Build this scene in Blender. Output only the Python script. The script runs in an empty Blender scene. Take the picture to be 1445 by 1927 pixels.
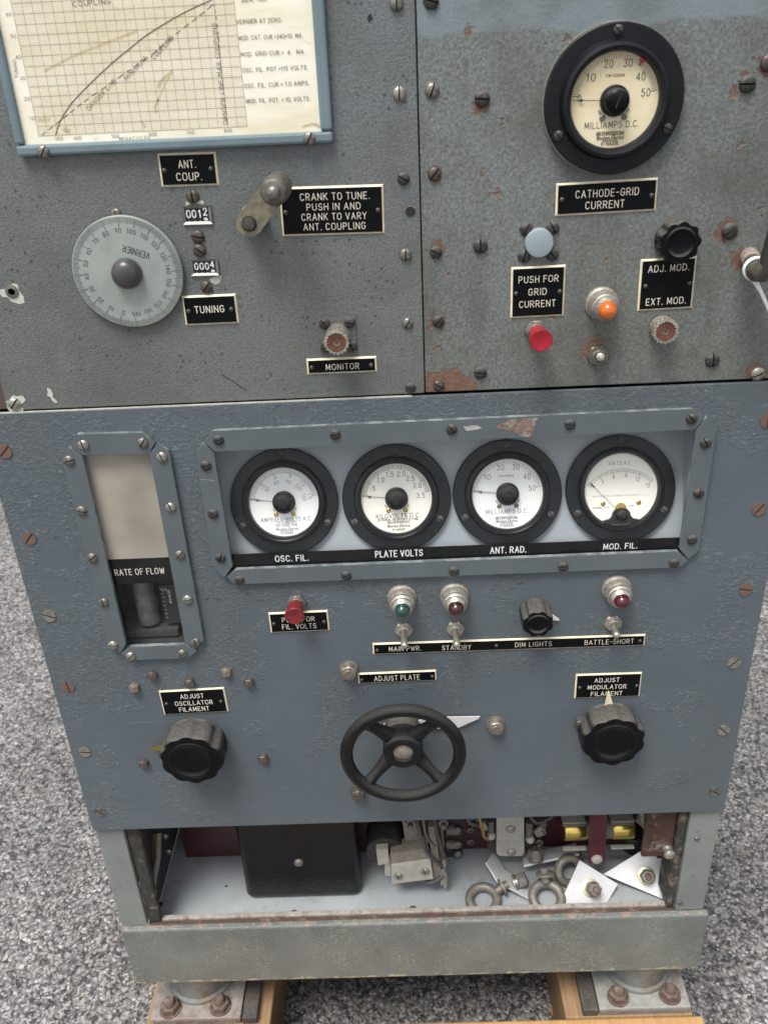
import bpy, bmesh, math, random
from mathutils import Vector, Matrix
random.seed(7)
R = math.radians
PI = math.pi
S = bpy.context.scene
COL = S.collection

# ------------------------------------------------------------------ camera, world, sun, exposure
CAM = Vector((0.009775, -0.620853, 0.671710))
PITCH, YAW, ROLL, FPX = -0.485334, 0.025407, 0.050670, 1650.0
IW, IH = 1445.0, 1927.0
Rm = (Matrix.Rotation(YAW, 3, 'Z') @ Matrix.Rotation(PITCH, 3, 'X') @ Matrix.Rotation(ROLL, 3, 'Y'))
cd = bpy.data.cameras.new('camera')
cam = bpy.data.objects.new('camera', cd)
COL.objects.link(cam)
S.camera = cam
right, fwd, up = Rm.col[0], Rm.col[1], Rm.col[2]
mw = Matrix.Identity(4)
for i in range(3):
    mw[i][0] = right[i]; mw[i][1] = up[i]; mw[i][2] = -fwd[i]; mw[i][3] = CAM[i]
cam.matrix_world = mw
cd.sensor_fit = 'VERTICAL'
cd.sensor_height = 36.0
cd.lens = FPX / IH * 36.0
cd.clip_start = 0.01
cd.clip_end = 100.0
cd.dof.use_dof = True
cd.dof.focus_distance = 0.76
cd.dof.aperture_fstop = 12.0

w = bpy.data.worlds.new('World')
S.world = w
w.use_nodes = True
nt = w.node_tree
sky = nt.nodes.new('ShaderNodeTexSky')
sky.sky_type = 'NISHITA'
sky.sun_disc = False
SUN_EL, SUN_AZ = 66.0, -30.0          # azimuth measured from -Y (towards the viewer) to +X
sky.sun_elevation = R(SUN_EL)
sky.air_density = 1.0
sky.dust_density = 3.0
sky.ozone_density = 1.0
hs = nt.nodes.new('ShaderNodeHueSaturation')      # the veil of cloud takes most of the blue out of the sky
hs.inputs['Saturation'].default_value = 0.28
nt.links.new(sky.outputs[0], hs.inputs['Color'])
nt.links.new(hs.outputs[0], nt.nodes['Background'].inputs[0])
nt.nodes['Background'].inputs[1].default_value = 0.08
sd = bpy.data.lights.new('sun', 'SUN')
sd.energy = 1.5
sd.angle = R(22)
sd.color = (1.0, 0.97, 0.92)
so = bpy.data.objects.new('sun', sd)
COL.objects.link(so)
sdir = Vector((math.sin(R(SUN_AZ)) * math.cos(R(SUN_EL)), -math.cos(R(SUN_AZ)) * math.cos(R(SUN_EL)), math.sin(R(SUN_EL))))
so.rotation_euler = sdir.to_track_quat('Z', 'Y').to_euler()
sky.sun_rotation = math.atan2(sdir.x, sdir.y)
S.view_settings.view_transform = 'Standard'
S.view_settings.look = 'None'
S.view_settings.exposure = 1.33
S.view_settings.gamma = 1.0
S.render.engine = 'CYCLES'

# ------------------------------------------------------------------ measuring helpers
def ray(u, v):
    return Rm @ Vector(((u - IW / 2) / FPX, 1.0, -(v - IH / 2) / FPX))
def at(u, v, Y=0.0):
    """point of the plane y = Y seen at this place of the photograph"""
    d = ray(u, v)
    return CAM + d * ((Y - CAM.y) / d.y)
def onz(u, v, z):
    d = ray(u, v)
    return CAM + d * ((z - CAM.z) / d.z)
def onplane(u, v, p0, n):
    d = ray(u, v)
    return CAM + d * ((p0 - CAM).dot(n) / d.dot(n))
CR = {'c1': (0, 0, 2.89), 'c2': (400, 0, 2.89), 'c3': (945, 0, 2.89), 'c4': (0, 350, 2.89), 'c5': (400, 300, 3.211),
      'c6': (780, 380, 2.173), 'd1': (0, 760, 3.141), 'd2': (360, 760, 2.89), 'd3': (840, 740, 2.58), 'd4': (480, 1070, 3.44),
      'd5': (880, 1070, 3.44), 'd6': (60, 1220, 2.58), 'd7': (600, 1220, 3.6125), 'd8': (960, 1220, 2.979),
      'e1': (160, 1510, 2.676), 'e2': (640, 1510, 3.6125), 'e3': (860, 1510, 2.47), 'e4': (440, 1530, 3.141),
      'e5': (1000, 1510, 4.817), 'e7': (240, 1780, 2.779), 'e8': (900, 1780, 2.651), 'f1': (1300, 80, 2.834), 'f2': (1370, 440, 12.04),
      'f5': (0, 680, 6.02), 't': (0, 0, 1.0)}
def T(c, x, y):
    a = CR[c]
    return a[0] + x / a[2], a[1] + y / a[2]
def A(c, x, y, Y=0.0):
    return at(*T(c, x, y), Y)
UL, UR = 0.0035, 0.005          # depth of the two upper panels; the lower panel is at y = 0

# ------------------------------------------------------------------ materials
MATS = {}
class NB:
    def __init__(s, name):
        s.m = bpy.data.materials.new(name)
        s.m.use_nodes = True
        s.t = s.m.node_tree
        s.p = s.t.nodes['Principled BSDF']
        s.out = s.t.nodes['Material Output']
        s.tc = s.t.nodes.new('ShaderNodeTexCoord')
    def n(s, typ, **kw):
        x = s.t.nodes.new(typ)
        for k, v in kw.items():
            setattr(x, k, v)
        return x
    def put(s, sock, v):
        if hasattr(v, 'is_output'):
            s.t.links.new(v, sock)
        elif isinstance(v, (tuple, list)) and sock.type == 'RGBA' and len(v) == 3:
            sock.default_value = (*v, 1)
        else:
            sock.default_value = v
    def noise(s, scale, detail=3, rough=0.55, vec=None, stretch=None, dist=0.0):
        x = s.n('ShaderNodeTexNoise')
        v = vec or s.tc.outputs['Object']
        if stretch:
            mp = s.n('ShaderNodeMapping')
            mp.inputs['Scale'].default_value = stretch
            s.put(mp.inputs[0], v)
            v = mp.outputs[0]
        s.put(x.inputs['Vector'], v)
        x.inputs['Scale'].default_value = scale
        x.inputs['Detail'].default_value = detail
        x.inputs['Roughness'].default_value = rough
        x.inputs['Distortion'].default_value = dist
        return x.outputs[0]
    def voro(s, scale, feature='F1', rnd=1.0, vec=None):
        x = s.n('ShaderNodeTexVoronoi', feature=feature)
        s.put(x.inputs['Vector'], vec or s.tc.outputs['Object'])
        x.inputs['Scale'].default_value = scale
        x.inputs['Randomness'].default_value = rnd
        return x
    def rng(s, v, a, b, c=0.0, d=1.0, smooth=False):
        x = s.n('ShaderNodeMapRange')
        if smooth:
            x.interpolation_type = 'SMOOTHSTEP'
        s.put(x.inputs[0], v)
        for i, q in enumerate((a, b, c, d)):
            x.inputs[i + 1].default_value = q
        return x.outputs[0]
    def math(s, op, a, b=0.0, c=None):
        x = s.n('ShaderNodeMath', operation=op)
        s.put(x.inputs[0], a); s.put(x.inputs[1], b)
        if c is not None:
            s.put(x.inputs[2], c)
        return x.outputs[0]
    def mix(s, f, a, b, mode='MIX'):
        x = s.n('ShaderNodeMix', data_type='RGBA', blend_type=mode)
        s.put(x.inputs[0], f); s.put(x.inputs[6], a); s.put(x.inputs[7], b)
        return x.outputs[2]
    def bump(s, h, strength, dist, prev=None):
        x = s.n('ShaderNodeBump')
        x.inputs['Strength'].default_value = strength
        x.inputs['Distance'].default_value = dist
        s.put(x.inputs['Height'], h)
        if prev is not None:
            s.put(x.inputs['Normal'], prev)
        return x.outputs[0]
    def scaled(s, c, f):
        x = s.n('ShaderNodeVectorMath', operation='SCALE'); s.put(x.inputs[0], c); x.inputs['Scale'].default_value = f
        return x.outputs[0]
    def dists(s, pts, soft=0.004, wob=None):
        """mask that is > 0.5 inside any of the circles (x, z, r)"""
        best = None
        v = s.tc.outputs['Object']
        for (x, z, r) in pts:
            d = s.n('ShaderNodeVectorMath', operation='DISTANCE')
            s.put(d.inputs[0], v)
            d.inputs[1].default_value = (x, 0.0, z)
            m = s.rng(d.outputs['Value'], r - soft, r + soft, 1.0, 0.0)
            best = m if best is None else s.math('MAXIMUM', best, m)
        return best
    def done(s, color=None, rough=None, metal=None, normal=None, spec=None, coat=None):
        if color is not None: s.put(s.p.inputs['Base Color'], color)
        if rough is not None: s.put(s.p.inputs['Roughness'], rough)
        if metal is not None: s.put(s.p.inputs['Metallic'], metal)
        if normal is not None: s.put(s.p.inputs['Normal'], normal)
        if spec is not None: s.put(s.p.inputs['Specular IOR Level'], spec)
        if coat is not None: s.put(s.p.inputs['Coat Weight'], coat)
        MATS[s.m.name] = s.m
        return s.m
    def hue(s):
        return s.n('ShaderNodeObjectInfo').outputs['Random']

def simple(name, c1, c2=None, scale=300, lo=0.35, hi=0.65, rough=0.5, metal=0.0, bs=0.0, bscale=600, spec=None, dust=None, coat=None, detail=4):
    b = NB(name)
    col = c1
    if c2 is not None:
        col = b.mix(b.rng(b.noise(scale, detail), lo, hi), c1, c2)
    if dust is not None:                     # dust that has settled on faces that look upwards
        g = b.n('ShaderNodeNewGeometry')
        sp = b.n('ShaderNodeSeparateXYZ')
        b.put(sp.inputs[0], g.outputs['True Normal'])
        u = b.rng(sp.outputs[2], 0.12, 0.75, smooth=True)
        f = b.math('MULTIPLY', u, b.rng(b.noise(520, 4, 0.6), 0.30, 0.66, 0.45, 0.95))
        col = b.mix(f, col, dust)
        rough = b.mix(f, (rough,) * 3, (0.9,) * 3)
    nrm = b.bump(b.noise(bscale, 3), bs, 0.0005) if bs else None
    return b.done(col, rough, metal, nrm, spec, coat)

# blue-grey enamel of the lower panel: smooth islands in a crawled, wrinkled coat
def paint_lower():
    b = NB('blue_grey_crackled_enamel')
    area = b.noise(13, 3, 0.6)
    fine = b.noise(255, 4, 0.6, stretch=(0.75, 1, 1.25), dist=0.8)
    ridge = b.rng(fine, 0.50, 0.56, smooth=True)
    sp = b.n('ShaderNodeSeparateXYZ'); b.put(sp.inputs[0], b.tc.outputs['Object'])
    # the wrinkling is strongest in the upper part of the panel and along its left side
    hgt = b.rng(sp.outputs[2], 0.02, 0.45, -0.10, 0.07)
    lft = b.rng(sp.outputs[0], -0.31, 0.05, 0.06, -0.02)
    bias = b.math('ADD', hgt, lft)
    m = b.rng(b.math('ADD', area, bias), 0.48, 0.53, smooth=True)
    edge = b.math('MULTIPLY', ridge, m)
    peak = b.math('MULTIPLY', b.math('MULTIPLY', b.rng(fine, 0.515, 0.535), b.rng(fine, 0.58, 0.555)), m)
    soft = b.noise(170, 3, 0.5, stretch=(0.8, 1, 1.4))
    n1 = b.bump(soft, 0.25, 0.0012)
    n2 = b.bump(edge, 0.85, 0.0008, n1)
    base = b.mix(b.rng(b.noise(9, 4), 0.35, 0.65), (0.089, 0.109, 0.124), (0.102, 0.123, 0.138))
    base = b.mix(b.math('MULTIPLY', peak, 0.40), base, (0.28, 0.315, 0.335))  # thin ridge lines lightened: wear, plus highlights painted into the colour
    base = b.mix(b.rng(b.noise(55, 6, 0.7), 0.66, 0.78, 0, 0.25), base, (0.15, 0.165, 0.17))
    for rot_, thr in ((0.5, 0.735), (-0.9, 0.745)):
        mp = b.n('ShaderNodeMapping'); mp.inputs['Rotation'].default_value = (0, rot_, 0); mp.inputs['Scale'].default_value = (14, 1, 420)
        b.put(mp.inputs[0], b.tc.outputs['Object'])
        sc_ = b.noise(1.0, 2, 0.5, vec=mp.outputs[0])
        base = b.mix(b.rng(sc_, thr, thr + .02, 0, 0.5), base, (0.22, 0.24, 0.25))
    gr = b.math('MULTIPLY', b.rng(b.noise(6, 5, 0.65), 0.5, 0.7, 0, 0.4), 1.0)
    base = b.mix(gr, base, (0.085, 0.092, 0.09))
    return b.done(b.scaled(base, 0.92), b.rng(b.noise(40, 3), 0.3, 0.7, 0.30, 0.44), 0.0, n2, 0.5)

def paint_upper_left():
    b = NB('grey_hammered_enamel')
    fine = b.noise(620, 3, 0.65)
    sp = b.n('ShaderNodeSeparateXYZ'); b.put(sp.inputs[0], b.tc.outputs['Object'])
    low = b.noise(7, 4, 0.6)
    k = b.rng(b.math('ADD', low, b.rng(sp.outputs[2], 0.45, 0.70, 0.2, -0.2)), 0.38, 0.66)
    base = b.mix(k, (0.178, 0.196, 0.203), (0.176, 0.186, 0.172))
    grime = b.rng(b.noise(8, 5, 0.65), 0.47, 0.70, 0, 0.75)
    base = b.mix(grime, base, (0.098, 0.100, 0.092))
    base = b.mix(b.rng(fine, 0.38, 0.66, 0.0, 0.62), base, (0.082, 0.089, 0.086))
    pits = b.voro(165)
    on = b.math('MULTIPLY', b.rng(pits.outputs['Distance'], 0.14, 0.24, 1, 0), b.rng(b.noise(26, 3), 0.46, 0.58))
    base = b.mix(b.math('MULTIPLY', on, 0.7), base, (0.035, 0.037, 0.038))
    n = b.bump(fine, 0.6, 0.0008)
    return b.done(b.scaled(base, 0.84), 0.44, 0.0, n, 0.5)

def paint_upper_right(rust, repaint_z):
    b = NB('grey_green_pitted_enamel')
    fine = b.noise(420, 4, 0.65)
    sp = b.n('ShaderNodeSeparateXYZ'); b.put(sp.inputs[0], b.tc.outputs['Object'])
    k = b.rng(b.math('ADD', b.noise(8, 4, 0.6), b.rng(sp.outputs[2], 0.45, 0.7, 0.16, -0.16)), 0.36, 0.66)
    base = b.mix(k, (0.235, 0.265, 0.262), (0.205, 0.212, 0.192))
    base = b.mix(b.rng(fine, 0.40, 0.66, 0.0, 0.72), base, (0.070, 0.078, 0.072))
    base = b.mix(b.rng(b.noise(700, 3, 0.6), 0.40, 0.64, 0.0, 0.45), base, (0.11, 0.115, 0.105))
    base = b.mix(b.rng(b.noise(60, 5, 0.7), 0.57, 0.72, 0, 0.5), base, (0.085, 0.085, 0.075))
    # brown-green run-off streaks
    st = b.noise(30, 4, 0.6, stretch=(1.0, 1, 0.16))
    lowz = b.rng(sp.outputs[2], 0.58, 0.50, 0, 1)
    base = b.mix(b.math('MULTIPLY', b.rng(st, 0.52, 0.70, 0, 0.55), lowz), base, (0.075, 0.07, 0.055))
    # band of newer pale paint along the top
    edge = b.math('ADD', sp.outputs[2], b.rng(b.noise(60, 4), 0.3, 0.7, -0.003, 0.003))
    rp = b.rng(edge, repaint_z - 0.0015, repaint_z + 0.0015)
    base = b.mix(b.math('MULTIPLY', rp, 0.82), base, (0.215, 0.262, 0.285))
    base = b.mix(b.rng(b.noise(9, 5, 0.65), 0.46, 0.68, 0, 0.8), base, (0.098, 0.096, 0.080))
    d = b.dists(rust, 0.0035)
    wob = b.math('ADD', d, b.rng(b.noise(230, 4, 0.6), 0.3, 0.7, -0.42, 0.42))
    r = b.rng(wob, 0.46, 0.56)
    tiny = b.math('MULTIPLY', b.rng(b.noise(75, 3, 0.6), 0.69, 0.72), b.math('SUBTRACT', 1.0, rp))
    r = b.math('MAXIMUM', r, tiny)
    rc = b.mix(b.rng(b.noise(330, 4), 0.4, 0.65), (0.165, 0.072, 0.042), (0.20, 0.125, 0.09))
    base = b.mix(b.math('MULTIPLY', r, 0.9), base, rc)
    h = b.math('SUBTRACT', fine, b.math('MULTIPLY', r, 1.2))
    n = b.bump(h, 0.55, 0.0006)
    return b.done(b.scaled(base, 0.84), b.rng(r, 0, 1, 0.48, 0.8), 0.0, n, 0.45)

def paint_rail():
    b = NB('worn_grey_green_paint')
    base = b.mix(b.rng(b.noise(14, 5, 0.6), 0.35, 0.65), (0.134, 0.145, 0.136), (0.185, 0.196, 0.184))
    sc = b.math('MULTIPLY', b.rng(b.noise(420, 4, 0.7, stretch=(0.6, 1, 1.3)), 0.50, 0.64), b.rng(b.noise(20, 5, 0.65), 0.40, 0.60))
    base = b.mix(b.math('MULTIPLY', sc, 0.7), base, (0.36, 0.37, 0.33))
    base = b.mix(b.rng(b.noise(34, 5, 0.7), 0.6, 0.75, 0, 0.6), base, (0.075, 0.068, 0.056))
    sp = b.n('ShaderNodeSeparateXYZ'); b.put(sp.inputs[0], b.tc.outputs['Object'])
    ez = b.math('ADD', b.rng(sp.outputs[2], -0.239, -0.228, 1, 0), b.rng(b.noise(70, 5, 0.7), 0.3, 0.7, -0.75, 0.25))
    base = b.mix(b.rng(ez, 0.42, 0.6), base, (0.42, 0.37, 0.25))
    et = b.math('ADD', b.rng(sp.outputs[2], -0.1515, -0.1485, 0, 1), b.rng(b.noise(60, 5, 0.7), 0.3, 0.7, -0.95, 0.1))
    base = b.mix(b.rng(et, 0.42, 0.6), base, (0.30, 0.235, 0.19))
    n = b.bump(b.noise(300, 4), 0.3, 0.0006)
    return b.done(b.scaled(base, 0.84), 0.6, 0.0, n, 0.4)

def paint_post():
    b = NB('grey_green_post_paint')
    base = b.mix(b.rng(b.noise(18, 5, 0.6), 0.35, 0.65), (0.19, 0.205, 0.195), (0.235, 0.25, 0.235))
    base = b.mix(b.rng(b.noise(60, 5, 0.7), 0.60, 0.72, 0, 0.55), base, (0.10, 0.09, 0.075))
    return b.done(b.scaled(base, 0.84), 0.55, 0.0, b.bump(b.noise(280, 4), 0.3, 0.0006), 0.4)

def rust_metal(name, c1, c2, c3, scale=180, rough=0.75, metal=0.2):
    b = NB(name)
    c = b.mix(b.rng(b.noise(scale, 5, 0.65), 0.4, 0.6), c1, c2)
    c = b.mix(b.rng(b.noise(scale * 0.45, 5, 0.7), 0.54, 0.66), c, c3)
    n = b.bump(b.noise(scale * 3, 4), 0.4, 0.0006)
    return b.done(c, rough, metal, n, 0.4)

def asphalt_mat():
    b = NB('asphalt')
    nz = b.n('ShaderNodeTexNoise'); nz.inputs['Scale'].default_value = 150; nz.inputs['Detail'].default_value = 3
    b.put(nz.inputs['Vector'], b.tc.outputs['Object'])
    scl = b.n('ShaderNodeVectorMath', operation='SCALE'); scl.inputs['Scale'].default_value = 0.007
    b.put(scl.inputs[0], nz.outputs[1])
    warp = b.n('ShaderNodeVectorMath', operation='ADD')
    b.put(warp.inputs[0], b.tc.outputs['Object']); b.put(warp.inputs[1], scl.outputs[0])
    v1 = b.voro(165, vec=warp.outputs[0]); v2 = b.voro(330, vec=warp.outputs[0])
    cell = b.n('ShaderNodeSeparateColor'); b.put(cell.inputs[0], v1.outputs['Color'])
    cell2 = b.n('ShaderNodeSeparateColor'); b.put(cell2.inputs[0], v2.outputs['Color'])
    g = b.math('ADD', b.math('MULTIPLY', cell.outputs[0], 0.5), b.math('MULTIPLY', cell2.outputs[1], 0.5))
    g = b.math('ADD', g, b.rng(b.noise(480, 3, 0.6), 0.3, 0.7, -0.16, 0.16))
    c = b.mix(b.rng(g, 0.26, 0.84), (0.052, 0.051, 0.052), (0.36, 0.348, 0.338))
    c = b.mix(b.math('MULTIPLY', b.rng(cell2.outputs[0], 0.80, 0.95), 0.75), c, (0.60, 0.58, 0.56))
    c = b.mix(b.math('MULTIPLY', b.rng(cell.outputs[2], 0.90, 0.97), 0.5), c, (0.36, 0.30, 0.25))
    gap = b.rng(v1.outputs['Distance'], 0.40, 0.72)
    c = b.mix(b.math('MULTIPLY', gap, 0.45), c, (0.035, 0.035, 0.036))
    big = b.rng(b.noise(7, 6, 0.65), 0.32, 0.68, 0.66, 1.12)
    mm = b.n('ShaderNodeVectorMath', operation='SCALE'); b.put(mm.inputs[0], c); b.put(mm.inputs['Scale'], big)
    h = b.math('ADD', b.math('SUBTRACT', b.math('MULTIPLY', cell.outputs[0], 0.5), b.math('MULTIPLY', v1.outputs['Distance'], 0.9)), b.math('MULTIPLY', v2.outputs['Distance'], -0.35))
    return b.done(mm.outputs[0], 0.8, 0.0, b.bump(h, 0.7, 0.0045), 0.3)

def wood_mat(name, a, c):
    b = NB(name)
    g = b.noise(55, 5, 0.6, stretch=(3.2, 0.22, 2.0), dist=1.2)
    col = b.mix(b.rng(g, 0.35, 0.65), a, c)
    col = b.mix(b.rng(b.noise(240, 3, stretch=(2, 0.1, 2)), 0.55, 0.75, 0, 0.4), col, (a[0] * .5, a[1] * .45, a[2] * .4))
    return b.done(col, 0.7, 0.0, b.bump(g, 0.3, 0.001), 0.3)

def glass_mat(name, tint=(0.96, 0.98, 0.97), gain=1.0, haze=0.0):
    b = NB(name)
    tr = b.n('ShaderNodeBsdfTransparent'); b.put(tr.inputs[0], tint)
    gl = b.n('ShaderNodeBsdfGlossy'); gl.inputs['Roughness'].default_value = 0.03
    fr = b.n('ShaderNodeLayerWeight'); fr.inputs['Blend'].default_value = 0.5
    fk = b.math('MULTIPLY_ADD', b.math('POWER', fr.outputs['Facing'], 5.0), 0.9, 0.045)
    mx = b.n('ShaderNodeMixShader')
    b.put(mx.inputs[0], b.math('MULTIPLY', fk, gain)); b.put(mx.inputs[1], tr.outputs[0]); b.put(mx.inputs[2], gl.outputs[0])
    res = mx.outputs[0]
    if haze:
        df = b.n('ShaderNodeBsdfDiffuse'); b.put(df.inputs[0], (0.5, 0.54, 0.58))  # pale diffuse veil painted in for reflection haze on the pane
        m2 = b.n('ShaderNodeMixShader')
        b.put(m2.inputs[0], b.rng(b.noise(16, 5, 0.7), 0.4, 0.7, haze * 0.4, haze * 1.6))
        b.put(m2.inputs[1], res); b.put(m2.inputs[2], df.outputs[0])
        res = m2.outputs[0]
    b.t.links.new(res, b.out.inputs['Surface'])
    b.t.nodes.remove(b.p)
    MATS[name] = b.m
    return b.m

def lens_mat(name, col, rough=0.18):
    b = NB(name)
    c = b.mix(b.rng(b.noise(120, 3), 0.35, 0.65), col, tuple(x * 0.7 for x in col))
    b.p.inputs['Subsurface Weight'].default_value = 0.25
    b.p.inputs['Subsurface Radius'].default_value = (0.004, 0.002, 0.001)
    return b.done(c, rough, 0.0, None, 0.6, 0.5)

def paper_mat():
    b = NB('aged_cream_paper')
    c = b.mix(b.rng(b.noise(16, 5, 0.6, stretch=(0.6, 1, 2.2)), 0.42, 0.68), (0.84, 0.81, 0.69), (0.74, 0.67, 0.49))
    c = b.mix(b.rng(b.noise(60, 5, 0.7), 0.64, 0.78, 0, 0.6), c, (0.48, 0.36, 0.2))
    return b.done(c, 0.45, 0.0, b.bump(b.noise(40, 3, stretch=(1, 1, 2)), 0.25, 0.002), 0.4)

paint_lower(); paint_upper_left(); paint_rail(); paint_post(); asphalt_mat(); paper_mat()
simple('blue_grey_frame_paint', (0.086, 0.103, 0.112), (0.099, 0.117, 0.126), 30, rough=0.42, bs=0.12, bscale=500)
simple('pale_blue_frame_paint', (0.125, 0.182, 0.204), (0.15, 0.207, 0.227), 40, rough=0.45, bs=0.2, bscale=220)
simple('worn_frame_edge', (0.10, 0.118, 0.127), (0.23, 0.25, 0.25), 110, lo=0.42, hi=0.62, rough=0.5)
simple('bare_edge_metal', (0.42, 0.40, 0.34), (0.30, 0.30, 0.28), 200, rough=0.55)
simple('black_bakelite', (0.003, 0.0033, 0.0042), (0.005, 0.0053, 0.0063), 60, rough=0.22, spec=0.16, dust=(0.06, 0.057, 0.052))
simple('dusty_black_bakelite', (0.0035, 0.004, 0.005), (0.006, 0.006, 0.0075), 80, rough=0.24, spec=0.2, dust=(0.115, 0.108, 0.098))
simple('black_cast_wheel_paint', (0.005, 0.0053, 0.006), (0.0085, 0.0088, 0.0093), 60, rough=0.3, bs=0.05, bscale=350, spec=0.3, dust=(0.032, 0.030, 0.028))
simple('black_meter_rim', (0.006, 0.0067, 0.0085), (0.009, 0.0098, 0.0125), 50, rough=0.34, bs=0.03, spec=0.28)
simple('engraved_black_laminate', (0.0025, 0.003, 0.004), (0.0045, 0.005, 0.0055), 50, rough=0.28, spec=0.14)
simple('cream_laminate_edge', (0.62, 0.53, 0.36), (0.74, 0.66, 0.49), 120, rough=0.5)
simple('cream_engraving', (0.76, 0.71, 0.60), (0.62, 0.57, 0.47), 500, rough=0.6)
simple('white_lettering', (0.78, 0.78, 0.75), None, rough=0.6)
simple('black_ink', (0.035, 0.033, 0.032), (0.075, 0.07, 0.065), 900, rough=0.6)
simple('brown_ink', (0.30, 0.225, 0.14), (0.40, 0.32, 0.21), 300, rough=0.7)
simple('tan_ink', (0.60, 0.51, 0.33), (0.66, 0.58, 0.40), 300, rough=0.7)
simple('paper_stain', (0.50, 0.39, 0.24), (0.62, 0.53, 0.37), 160, rough=0.6)
simple('violet_pencil', (0.08, 0.065, 0.075), (0.16, 0.13, 0.13), 600, rough=0.7)
simple('grey_dial_ink', (0.16, 0.16, 0.16), (0.22, 0.22, 0.21), 500, rough=0.6)
simple('cream_dial', (0.74, 0.62, 0.38), (0.80, 0.72, 0.52), 30, rough=0.5)
simple('ivory_dial', (0.87, 0.84, 0.74), (0.88, 0.86, 0.78), 30, rough=0.5)
simple('white_dial', (0.84, 0.86, 0.84), (0.87, 0.88, 0.85), 30, rough=0.5)
simple('needle_blue_steel', (0.03, 0.03, 0.04), None, rough=0.4)
simple('brass', (0.55, 0.38, 0.10), (0.42, 0.29, 0.10), 300, rough=0.35, metal=0.9)
simple('bright_brass', (0.75, 0.58, 0.14), (0.60, 0.45, 0.12), 200, rough=0.25, metal=0.9)
simple('crank_handle_metal', (0.15, 0.14, 0.12), (0.085, 0.08, 0.07), 260, rough=0.5, metal=0.4, bs=0.15)
simple('weathered_brass_arm', (0.28, 0.25, 0.17), (0.17, 0.16, 0.12), 220, rough=0.5, metal=0.55, bs=0.15)
simple('bright_screw_steel', (0.44, 0.425, 0.375), (0.25, 0.24, 0.20), 500, rough=0.38, metal=0.75, bs=0.1)
simple('dull_screw_steel', (0.26, 0.25, 0.225), (0.14, 0.13, 0.115), 500, rough=0.45, metal=0.7, bs=0.15)
simple('black_oxide_screw', (0.075, 0.074, 0.070), (0.035, 0.034, 0.033), 500, rough=0.45, metal=0.5, bs=0.15, dust=(0.13, 0.125, 0.11))
simple('brown_screw', (0.115, 0.095, 0.08), (0.055, 0.05, 0.045), 500, rough=0.5, metal=0.5, bs=0.15)
simple('copper_worn_screw', (0.22, 0.115, 0.085), (0.17, 0.125, 0.105), 350, rough=0.5, metal=0.4, bs=0.1)
simple('slot_shade_grime', (0.02, 0.018, 0.016), None, rough=0.9)  # near-black: shade painted into slots and holes, along with grime
simple('nickel_dusty', (0.40, 0.375, 0.33), (0.25, 0.225, 0.19), 420, rough=0.5, metal=0.55, bs=0.25, bscale=900)
simple('nickel_bright', (0.55, 0.52, 0.45), (0.38, 0.35, 0.29), 260, rough=0.36, metal=0.75)
simple('bolt_steel', (0.27, 0.245, 0.215), (0.16, 0.135, 0.11), 380, rough=0.48, metal=0.5, bs=0.15)
simple('dark_bolt', (0.13, 0.11, 0.095), (0.08, 0.065, 0.055), 380, rough=0.5, metal=0.45, bs=0.15)
simple('dark_red_bakelite_insert', (0.16, 0.055, 0.03), (0.095, 0.035, 0.022), 200, rough=0.5)
simple('red_button_plastic', (0.34, 0.012, 0.026), (0.27, 0.010, 0.020), 120, rough=0.3)
simple('dull_red_plastic', (0.19, 0.016, 0.022), (0.14, 0.014, 0.018), 160, rough=0.42)
lens_mat('amber_lens', (0.66, 0.15, 0.010)); lens_mat('green_lens', (0.010, 0.062, 0.050)); lens_mat('red_lens', (0.045, 0.005, 0.008)); lens_mat('bright_red_lens', (0.075, 0.005, 0.010))
simple('vernier_dial_metal', (0.36, 0.40, 0.365), (0.27, 0.302, 0.28), 38, rough=0.42, metal=0.25, bs=0.06)
simple('dark_knob_plastic', (0.060, 0.060, 0.064), (0.042, 0.043, 0.046), 60, rough=0.33)
simple('blue_cap_plastic', (0.275, 0.33, 0.345), (0.245, 0.30, 0.315), 60, rough=0.35)
simple('counter_black', (0.012, 0.015, 0.014), None, rough=0.4)
simple('counter_bezel', (0.13, 0.135, 0.13), (0.19, 0.19, 0.18), 200, rough=0.45, metal=0.3)
simple('counter_lip', (0.5, 0.48, 0.42), (0.35, 0.33, 0.29), 200, rough=0.45, metal=0.3)
simple('chipped_primer', (0.42, 0.44, 0.38), (0.52, 0.52, 0.46), 160, rough=0.7)
simple('recess_grey', (0.295, 0.33, 0.355), (0.33, 0.365, 0.385), 20, rough=0.4)
simple('frosted_beige', (0.42, 0.38, 0.318), (0.235, 0.212, 0.175), 18, rough=0.6, bs=0.1, bscale=1500, lo=0.3, hi=0.7, detail=2)  # the darker blotches paint in a blurred reflection on the pane
simple('black_label_tape', (0.003, 0.003, 0.0035), (0.005, 0.005, 0.0055), 100, rough=0.4, spec=0.18)
simple('recess_black', (0.02, 0.021, 0.022), (0.035, 0.035, 0.035), 60, rough=0.6)
simple('cloudy_tube', (0.16, 0.16, 0.155), (0.055, 0.055, 0.055), 60, rough=0.25)
def shelf_mat():
    b = NB('shelf_white_grey')
    c = b.mix(b.rng(b.noise(18, 4), 0.35, 0.65), (0.29, 0.315, 0.328), (0.35, 0.375, 0.39))
    c = b.mix(b.rng(b.noise(38, 6, 0.7), 0.54, 0.72, 0, 0.55), c, (0.22, 0.215, 0.195))
    c = b.mix(b.rng(b.noise(260, 3, 0.6), 0.69, 0.73, 0, 0.8), c, (0.07, 0.055, 0.045))
    return b.done(c, 0.42, 0.0, b.bump(b.noise(200, 3), 0.08, 0.0005), 0.4)
shelf_mat()
simple('interior_dark', (0.045, 0.05, 0.052), (0.07, 0.075, 0.075), 30, rough=0.6)
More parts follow.
